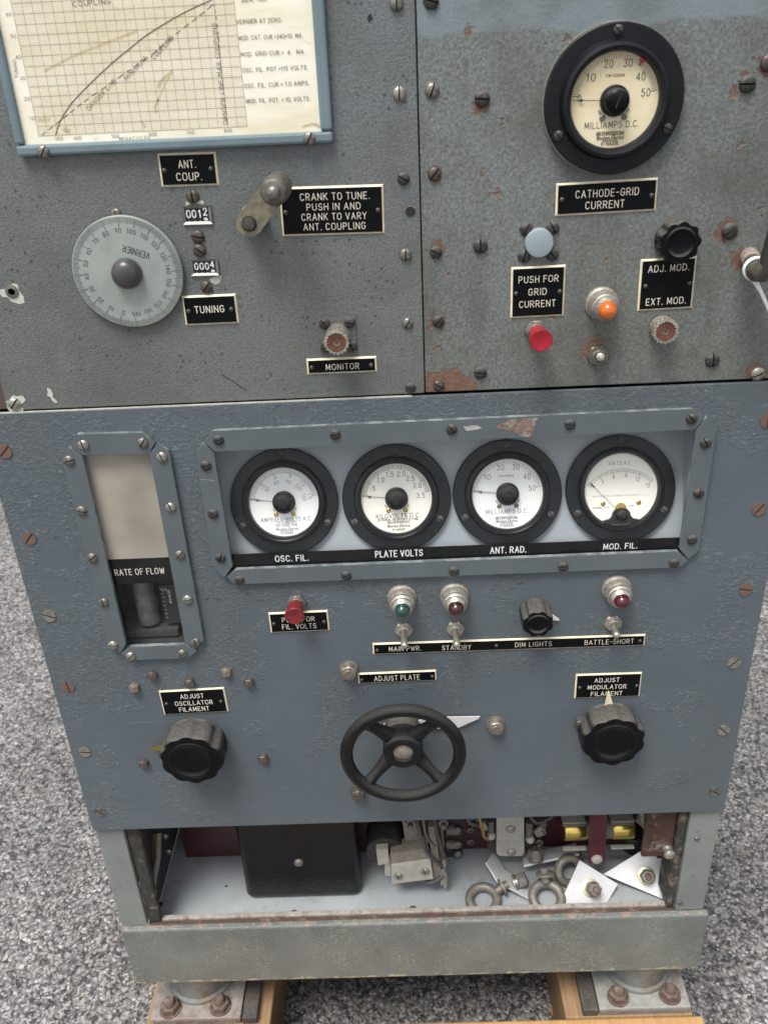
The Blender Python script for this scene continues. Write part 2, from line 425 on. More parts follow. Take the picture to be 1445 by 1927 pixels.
simple('maroon_phenolic', (0.055, 0.009, 0.014), (0.042, 0.007, 0.011), 60, rough=0.4)
simple('maroon_strap', (0.085, 0.014, 0.021), (0.065, 0.011, 0.016), 60, rough=0.4)
simple('wrinkle_black', (0.004, 0.004, 0.0045), (0.007, 0.007, 0.0075), 200, rough=0.36, bs=1.0, bscale=300, spec=0.4)
simple('coil_black', (0.022, 0.02, 0.02), (0.045, 0.04, 0.038), 80, rough=0.5)
simple('relay_tan', (0.24, 0.21, 0.175), (0.17, 0.145, 0.12), 150, rough=0.55)
simple('relay_cream', (0.40, 0.385, 0.34), (0.33, 0.315, 0.27), 90, rough=0.5)
simple('wire_insulation', (0.05, 0.048, 0.05), (0.08, 0.075, 0.075), 150, rough=0.55)
simple('white_tie', (0.82, 0.82, 0.81), None, rough=0.35)
simple('handle_black', (0.028, 0.024, 0.022), (0.04, 0.034, 0.03), 120, rough=0.45, bs=0.2, bscale=300)
simple('handle_elbow_metal', (0.16, 0.145, 0.115), (0.10, 0.09, 0.075), 160, rough=0.45, metal=0.5)
simple('handle_stub', (0.36, 0.30, 0.25), (0.25, 0.20, 0.165), 350, rough=0.6, metal=0.2, bs=0.2)
simple('white_zinc_plate', (0.66, 0.66, 0.66), (0.58, 0.58, 0.585), 60, rough=0.4, metal=0.15)
simple('yellow_zinc', (0.62, 0.58, 0.32), (0.68, 0.66, 0.5), 120, rough=0.35, metal=0.5)
simple('zinc_edge', (0.55, 0.52, 0.36), (0.45, 0.42, 0.3), 120, rough=0.45, metal=0.3)
simple('forged_grey', (0.24, 0.22, 0.195), (0.165, 0.15, 0.13), 220, rough=0.55, metal=0.45, bs=0.25)
simple('dry_leaf', (0.26, 0.14, 0.07), (0.17, 0.085, 0.04), 200, rough=0.8)
rust_metal('rusty_frame', (0.115, 0.065, 0.045), (0.09, 0.085, 0.075), (0.30, 0.255, 0.21), 130)
rust_metal('rusty_brown_angle', (0.050, 0.026, 0.019), (0.07, 0.038, 0.028), (0.24, 0.215, 0.195), 110)
rust_metal('black_flaking', (0.03, 0.032, 0.03), (0.055, 0.052, 0.045), (0.22, 0.17, 0.125), 120)
rust_metal('worn_patch', (0.24, 0.175, 0.155), (0.16, 0.105, 0.085), (0.34, 0.32, 0.30), 260)
rust_metal('rust_lip', (0.105, 0.055, 0.038), (0.075, 0.048, 0.038), (0.20, 0.145, 0.115), 130)
rust_metal('pale_lip', (0.36, 0.34, 0.31), (0.27, 0.24, 0.21), (0.2, 0.14, 0.11), 150)
rust_metal('foot_plate_metal', (0.30, 0.27, 0.245), (0.22, 0.18, 0.16), (0.36, 0.33, 0.31), 70, metal=0.3)
rust_metal('foot_plate_grey', (0.32, 0.32, 0.30), (0.26, 0.255, 0.24), (0.22, 0.17, 0.14), 70, metal=0.3)
rust_metal('foot_cylinder', (0.17, 0.185, 0.18), (0.21, 0.215, 0.2), (0.15, 0.105, 0.065), 40)
rust_metal('foot_bolt_rust', (0.105, 0.068, 0.054), (0.15, 0.108, 0.09), (0.21, 0.17, 0.145), 200)
rust_metal('foot_channel', (0.09, 0.08, 0.07), (0.06, 0.055, 0.05), (0.15, 0.12, 0.1), 90)
wood_mat('skid_wood', (0.30, 0.195, 0.105), (0.225, 0.14, 0.075))
wood_mat('orange_skid_wood', (0.46, 0.27, 0.115), (0.37, 0.205, 0.085))
glass_mat('window_glass', (1, 1, 1), gain=0.6, haze=0.012)
glass_mat('dial_glass', (1, 1, 1), gain=0.45)

# ------------------------------------------------------------------ mesh builder
class MB:
    def __init__(s, off=(0, 0, 0)):
        s.v, s.f, s.mi, s.mats, s.off = [], [], [], [], Vector(off)
    def slot(s, m):
        if m not in s.mats:
            s.mats.append(m)
        return s.mats.index(m)
    def add(s, vs, fs, m):
        k = len(s.v); i = s.slot(m)
        s.v += [tuple(Vector(p) - s.off) for p in vs]
        for f in fs:
            s.f.append([k + q for q in f]); s.mi.append(i)
    def box(s, x0, x1, y0, y1, z0, z1, m):
        vs = [(x, y, z) for x in (x0, x1) for y in (y0, y1) for z in (z0, z1)]
        s.add(vs, [(0, 1, 3, 2), (4, 6, 7, 5), (0, 4, 5, 1), (2, 3, 7, 6), (0, 2, 6, 4), (1, 5, 7, 3)], m)
    def obox(s, c, ax, ay, az, m):
        c = Vector(c); vs = []
        for i in (-1, 1):
            for j in (-1, 1):
                for k in (-1, 1):
                    vs.append(c + ax * i + ay * j + az * k)
        s.add(vs, [(0, 1, 3, 2), (4, 6, 7, 5), (0, 4, 5, 1), (2, 3, 7, 6), (0, 2, 6, 4), (1, 5, 7, 3)], m)
    def prism(s, poly, y0, y1, m, rim=None):
        n = len(poly)
        vs = [(x, y0, z) for x, z in poly] + [(x, y1, z) for x, z in poly]
        s.add(vs, [tuple(range(n)), tuple(range(2 * n - 1, n - 1, -1))], m)
        s.add(vs, [(i, (i + 1) % n, n + (i + 1) % n, n + i) for i in range(n)], rim or m)
    def sheet(s, poly, y, m):
        s.add([(x, y, z) for x, z in poly], [tuple(range(len(poly)))], m)
    def lathe(s, prof, c, m, n=32, rad=None, axis=None, cap0=True, cap1=True):
        """profile of (radius, distance towards the viewer); axis defaults to -Y"""
        c = Vector(c)
        ax = Vector(axis).normalized() if axis else Vector((0, -1, 0))
        h = Vector((0, 0, 1)) if abs(ax.z) < 0.9 else Vector((0, 1, 0))
        e1 = ax.cross(h).normalized(); e2 = e1.cross(ax).normalized()
        vs, fs = [], []
        for r, d in prof:
            for i in range(n):
                a = 2 * PI * i / n
                rr = r * (rad(a, d) if rad else 1.0)
                vs.append(c + ax * d + e1 * (rr * math.cos(a)) + e2 * (rr * math.sin(a)))
        for k in range(len(prof) - 1):
            for i in range(n):
                j = (i + 1) % n
                fs.append((k * n + i, k * n + j, (k + 1) * n + j, (k + 1) * n + i))
        if cap0: fs.append(tuple(range(n - 1, -1, -1)))
        if cap1: fs.append(tuple((len(prof) - 1) * n + i for i in range(n)))
        s.add(vs, fs, m)
    def tube(s, pts, r, m, n=8, closed=False):
        pts = [Vector(p) for p in pts]
        N = len(pts); vs, fs = [], []
        e = None
        for i in range(N):
            a = pts[(i - 1) % N] if (closed or i > 0) else pts[i]
            b = pts[(i + 1) % N] if (closed or i < N - 1) else pts[i]
            t = (b - a).normalized()
            if e is None:
                h = Vector((0, 0, 1)) if abs(t.z) < 0.9 else Vector((1, 0, 0))
                e = t.cross(h).normalized()
            else:
                e = (e - t * e.dot(t)).normalized()
            g = t.cross(e)
            rr = r[i] if isinstance(r, (list, tuple)) else r
            for k in range(n):
                q = 2 * PI * k / n
                vs.append(pts[i] + e * (rr * math.cos(q)) + g * (rr * math.sin(q)))
        for i in range(N if closed else N - 1):
            for k in range(n):
                j = (i + 1) % N
                fs.append((i * n + k, i * n + (k + 1) % n, j * n + (k + 1) % n, j * n + k))
        if not closed:
            fs.append(tuple(range(n - 1, -1, -1))); fs.append(tuple((N - 1) * n + k for k in range(n)))
        s.add(vs, fs, m)
    def sphere(s, c, r, m, n=12, squash=1.0):
        prof = [(max(1e-5, math.cos(a)) * r, math.sin(a) * r * squash) for a in [(-PI / 2) + PI * k / 8 for k in range(9)]]
        s.lathe(prof, c, m, n, cap0=False, cap1=False)
    def ribbon(s, pts, t, y, m):
        """a flat stroke of constant width in the XZ plane"""
        P = [Vector((p[0], p[1])) for p in pts]
        Q = [P[0]]
        for p in P[1:]:
            if (p - Q[-1]).length > 1e-7: Q.append(p)
        if len(Q) < 2: return
        for i in range(1, len(Q) - 1):
            a, b = (Q[i] - Q[i - 1]).normalized(), (Q[i + 1] - Q[i]).normalized()
            if a.dot(b) < 0.35:                       # sharp corner: two strokes
                s.ribbon(Q[:i + 1], t, y, m); s.ribbon(Q[i:], t, y - 0.00001, m)
                return
        vs, N = [], len(Q)
        for i in range(N):
            d1 = (Q[i] - Q[i - 1]).normalized() if i > 0 else None
            d2 = (Q[i + 1] - Q[i]).normalized() if i < N - 1 else None
            if d1 is None: d1 = d2
            if d2 is None: d2 = d1
            b = d1 + d2
            b = b.normalized() if b.length > 1e-4 else d1
            nrm = Vector((-b.y, b.x))
            k = min(1.8, 1.0 / max(0.4, nrm.dot(Vector((-d1.y, d1.x)))))
            p = Q[i].copy()
            if i == 0: p -= d1 * t * 0.45
            if i == N - 1: p += d1 * t * 0.45
            a = p + nrm * (t / 2 * k); c = p - nrm * (t / 2 * k)
            vs += [(a.x, y, a.y), (c.x, y, c.y)]
        s.add(vs, [(2 * i, 2 * i + 1, 2 * i + 3, 2 * i + 2) for i in range(N - 1)], m)
    def mesh(s, name, smooth=35, fix=True):
        me = bpy.data.meshes.new(name)
        me.from_pydata(s.v, [], s.f)
        for m in s.mats: me.materials.append(MATS[m])
        me.polygons.foreach_set('material_index', s.mi)
        if fix:
            bm = bmesh.new(); bm.from_mesh(me)
            bmesh.ops.recalc_face_normals(bm, faces=bm.faces)
            bm.to_mesh(me); bm.free()
        if smooth:
            me.shade_smooth()
            me.set_sharp_from_angle(angle=R(smooth))
        me.update()
        return me

def worldpos(o):
    p = Vector(o.location)
    q = o.parent
    while q:
        p = p + Vector(q.location); q = q.parent
    return p
def link(name, me, parent=None, loc=(0, 0, 0), label=None, local=False, rot=0.0, bevel=0.0):
    o = bpy.data.objects.new(name, me)
    COL.objects.link(o)
    if parent is not None:
        o.parent = parent
        o.location = Vector(loc) if local else Vector(loc) - worldpos(parent)
    else:
        o.location = loc
    if rot: o.rotation_euler = (0, -rot, 0)
    if label: o['label'] = label
    if bevel:
        bv = o.modifiers.new('bevel', 'BEVEL')
        bv.width = bevel; bv.segments = 2; bv.limit_method = 'ANGLE'; bv.angle_limit = R(40)
    return o
def thing(name, label, cat, loc=(0, 0, 0), me=None, group=None, bevel=0.0, kind=None):
    o = link(name, me, None, loc, label, bevel=bevel)
    o['category'] = cat
    if group: o['group'] = group
    if kind: o['kind'] = kind
    return o

# ------------------------------------------------------------------ single-stroke engraving alphabet
def arc(cx, cz, rx, rz, a0, a1, n=None):
    n = n or max(3, int(abs(a1 - a0) / 20))
    return [(cx + rx * math.cos(R(a0 + (a1 - a0) * i / n)), cz + rz * math.sin(R(a0 + (a1 - a0) * i / n))) for i in range(n + 1)]
G = {
 'A': (.62, [[(0, 0), (.31, 1), (.62, 0)], [(.12, .34), (.5, .34)]]),
 'B': (.54, [[(0, 0), (0, 1), (.28, 1)] + arc(.28, .76, .22, .24, 90, -90) + [(0, .52)], [(.28, .52)] + arc(.28, .26, .26, .26, 90, -90) + [(0, 0)]]),
 'C': (.56, [arc(.29, .68, .27, .32, 25, 180) + arc(.29, .32, .27, .32, 180, 335)]),
 'D': (.56, [[(0, 0), (0, 1), (.22, 1)] + arc(.22, .62, .34, .38, 90, 0) + arc(.22, .38, .34, .38, 0, -90) + [(0, 0)]]),
 'E': (.48, [[(.48, 1), (0, 1), (0, 0), (.48, 0)], [(0, .52), (.40, .52)]]),
 'F': (.46, [[(.46, 1), (0, 1), (0, 0)], [(0, .52), (.38, .52)]]),
 'G': (.58, [arc(.29, .68, .28, .32, 25, 180) + arc(.29, .32, .28, .32, 180, 360) + [(.57, .46), (.33, .46)]]),
 'H': (.56, [[(0, 0), (0, 1)], [(.56, 0), (.56, 1)], [(0, .52), (.56, .52)]]),
 'I': (.04, [[(.02, 0), (.02, 1)]]),
 'J': (.42, [[(.42, 1), (.42, .26)] + arc(.2, .24, .22, .24, 0, -165)]),
 'K': (.54, [[(0, 0), (0, 1)], [(.52, 1), (0, .42)], [(.17, .6), (.54, 0)]]),
 'L': (.44, [[(0, 1), (0, 0), (.44, 0)]]),
 'M': (.68, [[(0, 0), (.04, 1), (.34, .18), (.64, 1), (.68, 0)]]),
 'N': (.56, [[(0, 0), (0, 1), (.56, 0), (.56, 1)]]),
 'O': (.60, [arc(.30, .66, .30, .34, 0, 180) + arc(.30, .34, .30, .34, 180, 360) + [(.60, .66)]]),
 'P': (.52, [[(0, 0), (0, 1), (.26, 1)] + arc(.26, .73, .26, .27, 90, -90) + [(0, .46)]]),
 'Q': (.60, [arc(.30, .66, .30, .34, 0, 180) + arc(.30, .34, .30, .34, 180, 360) + [(.60, .66)], [(.36, .24), (.6, -.03)]]),
 'R': (.54, [[(0, 0), (0, 1), (.27, 1)] + arc(.27, .74, .25, .26, 90, -90) + [(0, .48)], [(.26, .48), (.54, 0)]]),
 'S': (.52, [arc(.26, .745, .24, .255, 20, 250) + arc(.26, .26, .26, .26, 80, -160)]),
 'T': (.52, [[(0, 1), (.52, 1)], [(.26, 1), (.26, 0)]]),
 'U': (.56, [[(0, 1), (0, .3)] + arc(.28, .29, .28, .29, 180, 360) + [(.56, 1)]]),
 'V': (.58, [[(0, 1), (.29, 0), (.58, 1)]]),
 'W': (.78, [[(0, 1), (.2, 0), (.39, .85), (.58, 0), (.78, 1)]]),
 'X': (.54, [[(0, 0), (.54, 1)], [(0, 1), (.54, 0)]]),
 'Y': (.56, [[(0, 1), (.28, .5), (.56, 1)], [(.28, .5), (.28, 0)]]),
 'Z': (.52, [[(0, 1), (.52, 1), (0, 0), (.52, 0)]]),
 '0': (.50, [arc(.25, .66, .25, .34, 0, 180) + arc(.25, .34, .25, .34, 180, 360) + [(.50, .66)]]),
 '1': (.22, [[(0, .80), (.16, 1), (.16, 0)]]),
 '2': (.48, [arc(.24, .73, .23, .27, 165, -30) + [(0, 0), (.48, 0)]]),
 '3': (.48, [arc(.23, .755, .21, .245, 150, -90), arc(.23, .26, .25, .26, 90, -155)]),
 '4': (.52, [[(.38, 0), (.38, 1), (0, .3), (.52, .3)]]),
 '5': (.48, [[(.44, 1), (.06, 1), (.03, .55)] + arc(.22, .32, .26, .32, 110, -145)]),
 '6': (.48, [[(.40, 1)] + arc(.34, .34, .32, .5, 120, 180, 4) + arc(.25, .3, .235, .3, 180, 540)]),
 '7': (.46, [[(0, 1), (.46, 1), (.14, 0)]]),
 '8': (.48, [arc(.24, .76, .20, .24, -90, 270), arc(.24, .26, .24, .26, -90, 270)]),
 '9': (.48, [arc(.24, .70, .235, .3, 0, 360) + arc(.14, .66, .33, .6, 0, -65, 4)]),
 '.': (.06, [[(.03, 0), (.03, .05)]]),
 ',': (.06, [[(.04, .06), (.01, -.1)]]),
 '-': (.34, [[(.0, .5), (.34, .5)]]),
 '=': (.36, [[(0, .62), (.36, .62)], [(0, .36), (.36, .36)]]),
 '+': (.36, [[(0, .6), (.36, .6)], [(.18, .4), (.18, .8)], [(0, .3), (.36, .3)]]),
 "'": (.04, [[(.02, 1), (.02, .8)]]),
 '/': (.4, [[(0, 0), (.4, 1)]]),
 'a': (.42, [arc(.21, .28, .21, .28, 0, 360), [(.42, .56), (.42, 0)]]),
 'c': (.38, [arc(.21, .28, .21, .28, 50, 310)]),
 'e': (.42, [[(0, .3), (.42, .3)] + arc(.21, .28, .21, .28, 5, 310)]),
 'i': (.04, [[(.02, 0), (.02, .56)], [(.02, .78), (.02, .82)]]),
 'l': (.04, [[(.02, 0), (.02, 1)]]),
 'n': (.38, [[(0, 0), (0, .56)], [(0, .36)] + arc(.19, .37, .19, .19, 180, 0) + [(.38, 0)]]),
 'r': (.26, [[(0, 0), (0, .56)], [(0, .34)] + arc(.18, .34, .18, .2, 180, 60)]),
 's': (.34, [arc(.17, .42, .15, .14, 30, 250) + arc(.17, .14, .17, .14, 80, -150)]),
 't': (.26, [[(.1, .85), (.1, .1), (.24, 0)], [(0, .56), (.26, .56)]]),
}
def text(mb, st, cx, cz, h, m, y, width=None, t=None, rot=0.0, gap=0.33, shear=0.0, jitter=0.0):
    """centre-anchored stroke lettering in the XZ plane of the mesh builder"""
    x = 0.0; items = []
    for ch in st:
        if ch == ' ':
            x += 0.42; continue
        wd, st_ = G[ch]
        items.append((x, st_)); x += wd + gap
    tot = max(1e-3, x - gap)
    sx = (width / tot) if width else h
    t = t or h * 0.12
    ca, sa = math.cos(rot), math.sin(rot)
    lay = 0
    for x0, strokes in items:
        dx = random.uniform(-jitter, jitter); dz = random.uniform(-jitter, jitter); tilt = random.uniform(-jitter, jitter)
        for pl in strokes:
            pts = []
            for (a, b) in pl:
                lx = (x0 + a + dx + shear * b + tilt * b - tot / 2) * sx
                lz = (b + dz - 0.5) * h
                pts.append((cx + lx * ca - lz * sa, cz + lx * sa + lz * ca))
            mb.ribbon(pts, t, y - (lay % 3) * 0.00002, m); lay += 1

# ------------------------------------------------------------------ ground
g = MB(); g.add([(-30, -30, -0.402), (30, -30, -0.402), (30, 30, -0.402), (-30, 30, -0.402)], [(0, 1, 2, 3)], 'asphalt')
go = link('ground', g.mesh('ground', 0)); go['kind'] = 'structure'

# ------------------------------------------------------------------ the transmitter cabinet
ROOT = thing('radio_transmitter', 'tall grey steel radio transmitter cabinet covered in meters, knobs, black nameplates and screws', 'radio', (0, 0.25, -0.29))
HW = 0.310
FZ0_ = -0.1660
ZT = 0.4405                       # top edge of the lower panel
TOPZ = 0.86
SEAM = at(800, 748, UL).x

def panel_mesh(mb, xs, zs, holes, y0, y1, m):
    """plate with rectangular openings; xs, zs are grid lines, holes a set of cells"""
    nx, nz = len(xs) - 1, len(zs) - 1
    idx = {}
    vs, fs = [], []
    def V(i, j, k):
        key = (i, j, k)
        if key not in idx:
            idx[key] = len(vs); vs.append((xs[i], (y0, y1)[k], zs[j]))
        return idx[key]
    solid = lambda i, j: 0 <= i < nx and 0 <= j < nz and (i, j) not in holes
    for i in range(nx):
        for j in range(nz):
            if not solid(i, j): continue
            fs.append((V(i, j, 0), V(i + 1, j, 0), V(i + 1, j + 1, 0), V(i, j + 1, 0)))
            fs.append((V(i, j, 1), V(i, j + 1, 1), V(i + 1, j + 1, 1), V(i + 1, j, 1)))
            for (di, dj, a, b) in ((-1, 0, (i, j), (i, j + 1)), (1, 0, (i + 1, j), (i + 1, j + 1)), (0, -1, (i, j), (i + 1, j)), (0, 1, (i, j + 1), (i + 1, j + 1))):
                if not solid(i + di, j + dj):
                    fs.append((V(*a, 0), V(*b, 0), V(*b, 1), V(*a, 1)))
    mb.add(vs, fs, m)

# --- openings of the lower panel
def avg_rect(c, pts, Y=0.0):
    q = [A(c, x, y, Y) for x, y in pts]          # TL, TR, BR, BL
    return (min(q[0].x, q[3].x) * .5 + max(q[0].x, q[3].x) * .5, (q[1].x + q[2].x) / 2, (q[2].z + q[3].z) / 2, (q[0].z + q[1].z) / 2)
fx0, fx1, fz0, fz1 = avg_rect('d1', [(492, 300), (882, 292), (1088, 1405), (745, 1418)])
wq = [at(404, 850), at(1307, 808), at(1276, 1037), at(439, 1071)]
wx0, wx1 = (wq[0].x + wq[3].x) / 2, (wq[1].x + wq[2].x) / 2
wz0, wz1 = (wq[2].z + wq[3].z) / 2, (wq[0].z + wq[1].z) / 2
e = 0.003
xs = sorted([-HW, fx0 - e, fx1 + e, wx0 - e, wx1 + e, HW])
zs = sorted([0.0, fz0 - e, fz1 + e, wz0 - e, wz1 + e, ZT])
holes = set()
for i in range(5):
    for j in range(5):
        mx, mz = (xs[i] + xs[i + 1]) / 2, (zs[j] + zs[j + 1]) / 2
        if (fx0 - e < mx < fx1 + e and fz0 - e < mz < fz1 + e) or (wx0 - e < mx < wx1 + e and wz0 - e < mz < wz1 + e):
            holes.add((i, j))
mb = MB(); panel_mesh(mb, xs, zs, holes, 0.0, 0.0035, 'blue_grey_crackled_enamel')
LOWER = link('control_panel', mb.mesh('control_panel', 0), ROOT, (0, 0, 0), 'blue-grey lower panel with crackled paint, meter window and handwheel', bevel=0.0006)
# bare worn strip on the top edge of the lower panel
mb = MB(); mb.box(-HW + .002, SEAM - .01, 0.0006, 0.0034, ZT, ZT + 0.0004, 'bare_edge_metal')
link('worn_edge', mb.mesh('worn_edge', 0), LOWER)

# --- upper panels
mb = MB(); mb.box(-0.2875, SEAM - 0.0004, UL, UL + 0.0045, ZT + 0.0012, TOPZ, 'grey_hammered_enamel')
link('tuning_panel', mb.mesh('tuning_panel', 0), ROOT, (0, 0, 0), 'grey upper left panel with tuning chart and vernier dial', bevel=0.0008)
rust = []
def rs(c, x, y, rpx):
    p = A(c, x, y, UR); q = A(c, x + rpx, y, UR)
    rust.append((p.x, p.z, (q - p).length * 1.22 + .0006))
for (x, y, r) in [(95, 195, 32), (240, 182, 12), (300, 182, 14), (96, 490, 34), (105, 745, 55), (150, 750, 60), (200, 765, 48), (70, 780, 40), (240, 690, 14),
                  (172, 670, 18), (690, 615, 28), (715, 590, 30), (745, 572, 26), (775, 580, 22), (1275, 118, 42), (1335, 232, 38), (1330, 215, 30), (1187, 645, 16), (1385, 705, 40),
                  (1205, 87, 14), (1190, 252, 16), (1238, 266, 12), (345, 90, 12), (318, 488, 14), (80, 620, 14), (300, 620, 12)]:
    rs('c6', x, y, r)
for (x, y, r) in [(905, 200, 15), (908, 330, 9), (935, 365, 10), (818, 328, 15), (880, 58, 10), (895, 92, 6), (812, 4, 14), (815, 168, 9), (862, 130, 6), (1405, 140, 9), (950, 130, 5), (1400, 150, 14), (1442, 125, 16)]:
    rs('t', x, y, r)
paint_upper_right(rust, at(1090, 52, UR).z)
mb = MB(); mb.box(SEAM + 0.0004, 0.290, UR, UR + 0.0045, ZT + 0.0012, TOPZ, 'grey_green_pitted_enamel')
link('modulator_panel', mb.mesh('modulator_panel', 0), ROOT, (0, 0, 0), 'grey-green pitted upper right panel with rust spots', bevel=0.0006)

# --- carcass: sides, top, back, bay floor
mb = MB()
mb.box(-HW + .001, -HW + .004, 0.0125, 0.50, -0.149, TOPZ, 'grey_green_post_paint')
mb.box(HW - .004, HW - .001, 0.0125, 0.50, -0.149, TOPZ, 'grey_green_post_paint')
mb.box(-HW + .0045, HW - .0045, 0.0125, 0.50, TOPZ - .004, TOPZ, 'grey_green_post_paint')
mb.box(-HW + .0045, HW - .0045, 0.4965, 0.4995, -0.149, TOPZ - .0045, 'interior_dark')
mb.box(-HW + .0045, HW - .0045, 0.012, 0.496, -0.236, -0.232, 'interior_dark')
link('cabinet_body', mb.mesh('cabinet_body', 0), ROOT)
# strips that show beside the narrower upper panels
for xa, xb, mm in ((-HW, -0.2885, 'rusty_frame'), (0.2908, HW, 'grey_green_post_paint')):
    mb = MB(); mb.box(xa, xb, 0.0085, 0.012, ZT + 0.001, TOPZ, mm)
    link('side_stile', mb.mesh('side_stile', 0), ROOT)
for xa in (-0.2855, 0.2815):
    mb = MB(); mb.box(xa, xa + .0025, 0.0415, 0.32, FZ0_ - .003, 0.05, 'interior_dark')
    link('bay_side', mb.mesh('bay_side', 0), ROOT)
# corner posts beside the open bay
for (xa, xb) in ((-HW, -0.2822), (0.2806, HW)):
    mb = MB(); mb.box(xa, xb, 0.0045, 0.0115, -0.1485, ZT - .002, 'grey_green_post_paint')
    link('corner_post', mb.mesh('corner_post', 0), ROOT, bevel=0.001)
mb = MB()
mb.box(-0.2816, -0.268, 0.008, 0.016, -0.149, 0.02, 'black_flaking'); mb.box(-0.2816, -0.277, 0.0165, 0.04, -0.149, 0.02, 'black_flaking')
link('bay_jamb', mb.mesh('bay_jamb', 0), ROOT, bevel=0.002)
mb = MB(); mb.box(0.2715, 0.2800, 0.008, 0.04, -0.149, 0.02, 'black_flaking')
link('bay_jamb', mb.mesh('bay_jamb', 0), ROOT, bevel=0.002)
mb = MB(); mb.box(0.240, 0.2705, 0.012, 0.017, -0.0755, 0.02, 'rusty_brown_angle'); mb.box(0.2655, 0.2705, 0.0172, 0.04, -0.0755, 0.02, 'rusty_brown_angle')
ANG = link('rusty_angle', mb.mesh('rusty_angle', 0), ROOT, bevel=0.0012)
mb = MB(); p = A('e5', 1252, 485, 0.004)
mb.lathe([(.0058, 0), (.0058, .0006), (.0046, .0025), (.0046, .0045), (.0056, .005), (.0058, .0075), (.004, .0095), (.001, .0102)], Vector((p.x, 0.0125, p.z)), 'bright_screw_steel', 20)
link('stud', mb.mesh('stud', 40), ANG)
# rail
mb = MB(); mb.box(-0.3095, 0.3145, -0.002, 0.006, -0.2385, -0.1490, 'worn_grey_green_paint')
link('bottom_rail', mb.mesh('bottom_rail', 0), ROOT, bevel=0.0022)
mb = MB(); mb.box(-0.2815, 0.2805, 0.0065, 0.0105, -0.160, -0.1505, 'rust_lip'); mb.box(-0.2815, 0.2805, 0.0110, 0.0165, -0.1535, -0.1482, 'pale_lip')
link('bay_lip', mb.mesh('bay_lip', 0), ROOT, bevel=0.0008)
FZ = -0.1660                        # bay floor
mb = MB(); mb.box(-0.2815, 0.2805, 0.017, 0.32, FZ - .003, FZ, 'shelf_white_grey')
SHELF = link('bay_floor', mb.mesh('bay_floor', 0), ROOT)
for (c, x, y) in (('e1', 375, 515), ('e1', 712, 422)):
    p = onz(*T(c, x, y), FZ)
    mb = MB(); mb.lathe([(.0042 if y > 500 else .0015, 0), (.003 if y > 500 else .001, .0008)], p, 'slot_shade_grime', 16, axis=(0, 0, 1))
    link('floor_hole', mb.mesh('floor_hole'), SHELF)

# ------------------------------------------------------------------ fasteners
def screw_mesh(mat, flat=False, r=0.0042, h=0.0021):
    mb = MB(); sw = 0.00048; n, k = 9, 5
    floor = 0.0004
    hh = (lambda x, z: 0.0006) if flat else (lambda x, z: 0.0006 + h * math.sqrt(max(0, 1 - (x * x + z * z) / (r * r * 1.06))))
    for sgn in (-1, 1):
        vs, fs = [], []
        zm = math.sqrt(r * r - sw * sw) * 0.995
        for i in range(n + 1):
            z = -zm * math.cos(PI * i / n)
            xe = max(sw + 1e-5, math.sqrt(max(0, r * r - z * z)))
            vs.append((sgn * sw, -floor * .2, z))
            for j in range(k + 1):
                x = sw + (xe - sw) * j / k
                vs.append((sgn * x, -hh(x, z), z))
            vs.append((sgn * xe, 0.0, z))
        q = k + 3
        for i in range(n):
            for j in range(q - 1):
                a = i * q + j
                fs.append((a, a + 1, a + q + 1, a + q))
        mb.add(vs, fs, mat)
    mb.lathe([(r * .97, 0.0), (r * .97, floor)], (0, 0, 0), 'slot_shade_grime', 20)
    return mb.mesh('screw_' + mat, 50)
SCR = {}
def screw(p, kind='black_oxide_screw', parent=None, r=0.0042, ang=None, flat=False, name='screw'):
    key = (kind, flat)
    if key not in SCR: SCR[key] = screw_mesh(kind, flat)
    ang = random.uniform(0, PI) if ang is None else R(ang)
    o = link(name, SCR[key], parent or ROOT, p, rot=0)
    o.rotation_euler = (0, -ang, 0)
    s = r / 0.0042
    o.scale = (s, s, s)
    return o
B, D_, L_, C_, N_ = 'bright_screw_steel', 'dull_screw_steel', 'black_oxide_screw', 'copper_worn_screw', 'brown_screw'
for (x, y, k, r, a) in [(746, 7, D_, .0043, 0), (751, 176, B, .0043, 0), (759, 336, L_, .0042, 60), (763, 479, D_, .0042, 0), (767, 608, D_, .0040, -30), (772, 729, L_, .0040, 85),
                        (219, 402, D_, .0035, 5), (363, 370, N_, .0045, 5), (373, 445, N_, .0045, 80), (376, 471, N_, .0044, 55), (389, 540, N_, .0042, -40), (28, 760, B, .0050, -40)]:
    screw(at(x, y, UL), k, r=r, ang=a)
for (x, y, k, r, a) in [(811, 2, L_, .0048, 75), (813, 170, D_, .0046, -20), (817, 327, N_, .0046, -40), (907, 186, L_, .0050, 85), (1405, 158, L_, .0054, 90), (1444, 118, N_, .005, 0)]:
    screw(at(x, y, UR), k, r=r, ang=a)
for (x, y, k, r, a) in [(87, 205, L_, .0042, 65), (268, 180, L_, .0050, 0), (96, 487, L_, .0044, -45), (268, 697, L_, .0048, 85), (98, 750, N_, .0042, 60), (1285, 118, L_, .0055, -50),
                        (1215, 647, L_, .0052, 0), (1400, 702, B, .0054, -65)]:
    screw(A('c6', x, y, UR), k, r=r, ang=a)
for (c, x, y, k, a) in [('d1', 30, 280, C_, -45), ('d1', 175, 795, C_, -40), ('d1', 293, 1253, B, 70), ('d6', 178, 187, C_, 5), ('d6', 258, 503, B, 85), ('d6', 333, 795, D_, 50),
                        ('t', 1427, 958, C_, -35), ('t', 1402, 1109, C_, 80), ('t', 1380, 1247, B, -40), ('t', 1360, 1374, B, 45), ('t', 1344, 1490, D_, 60), ('t', 1444, 791, C_, 0)]:
    screw(A(c, x, y, 0.0), k, r=0.0058, ang=a, flat=True)
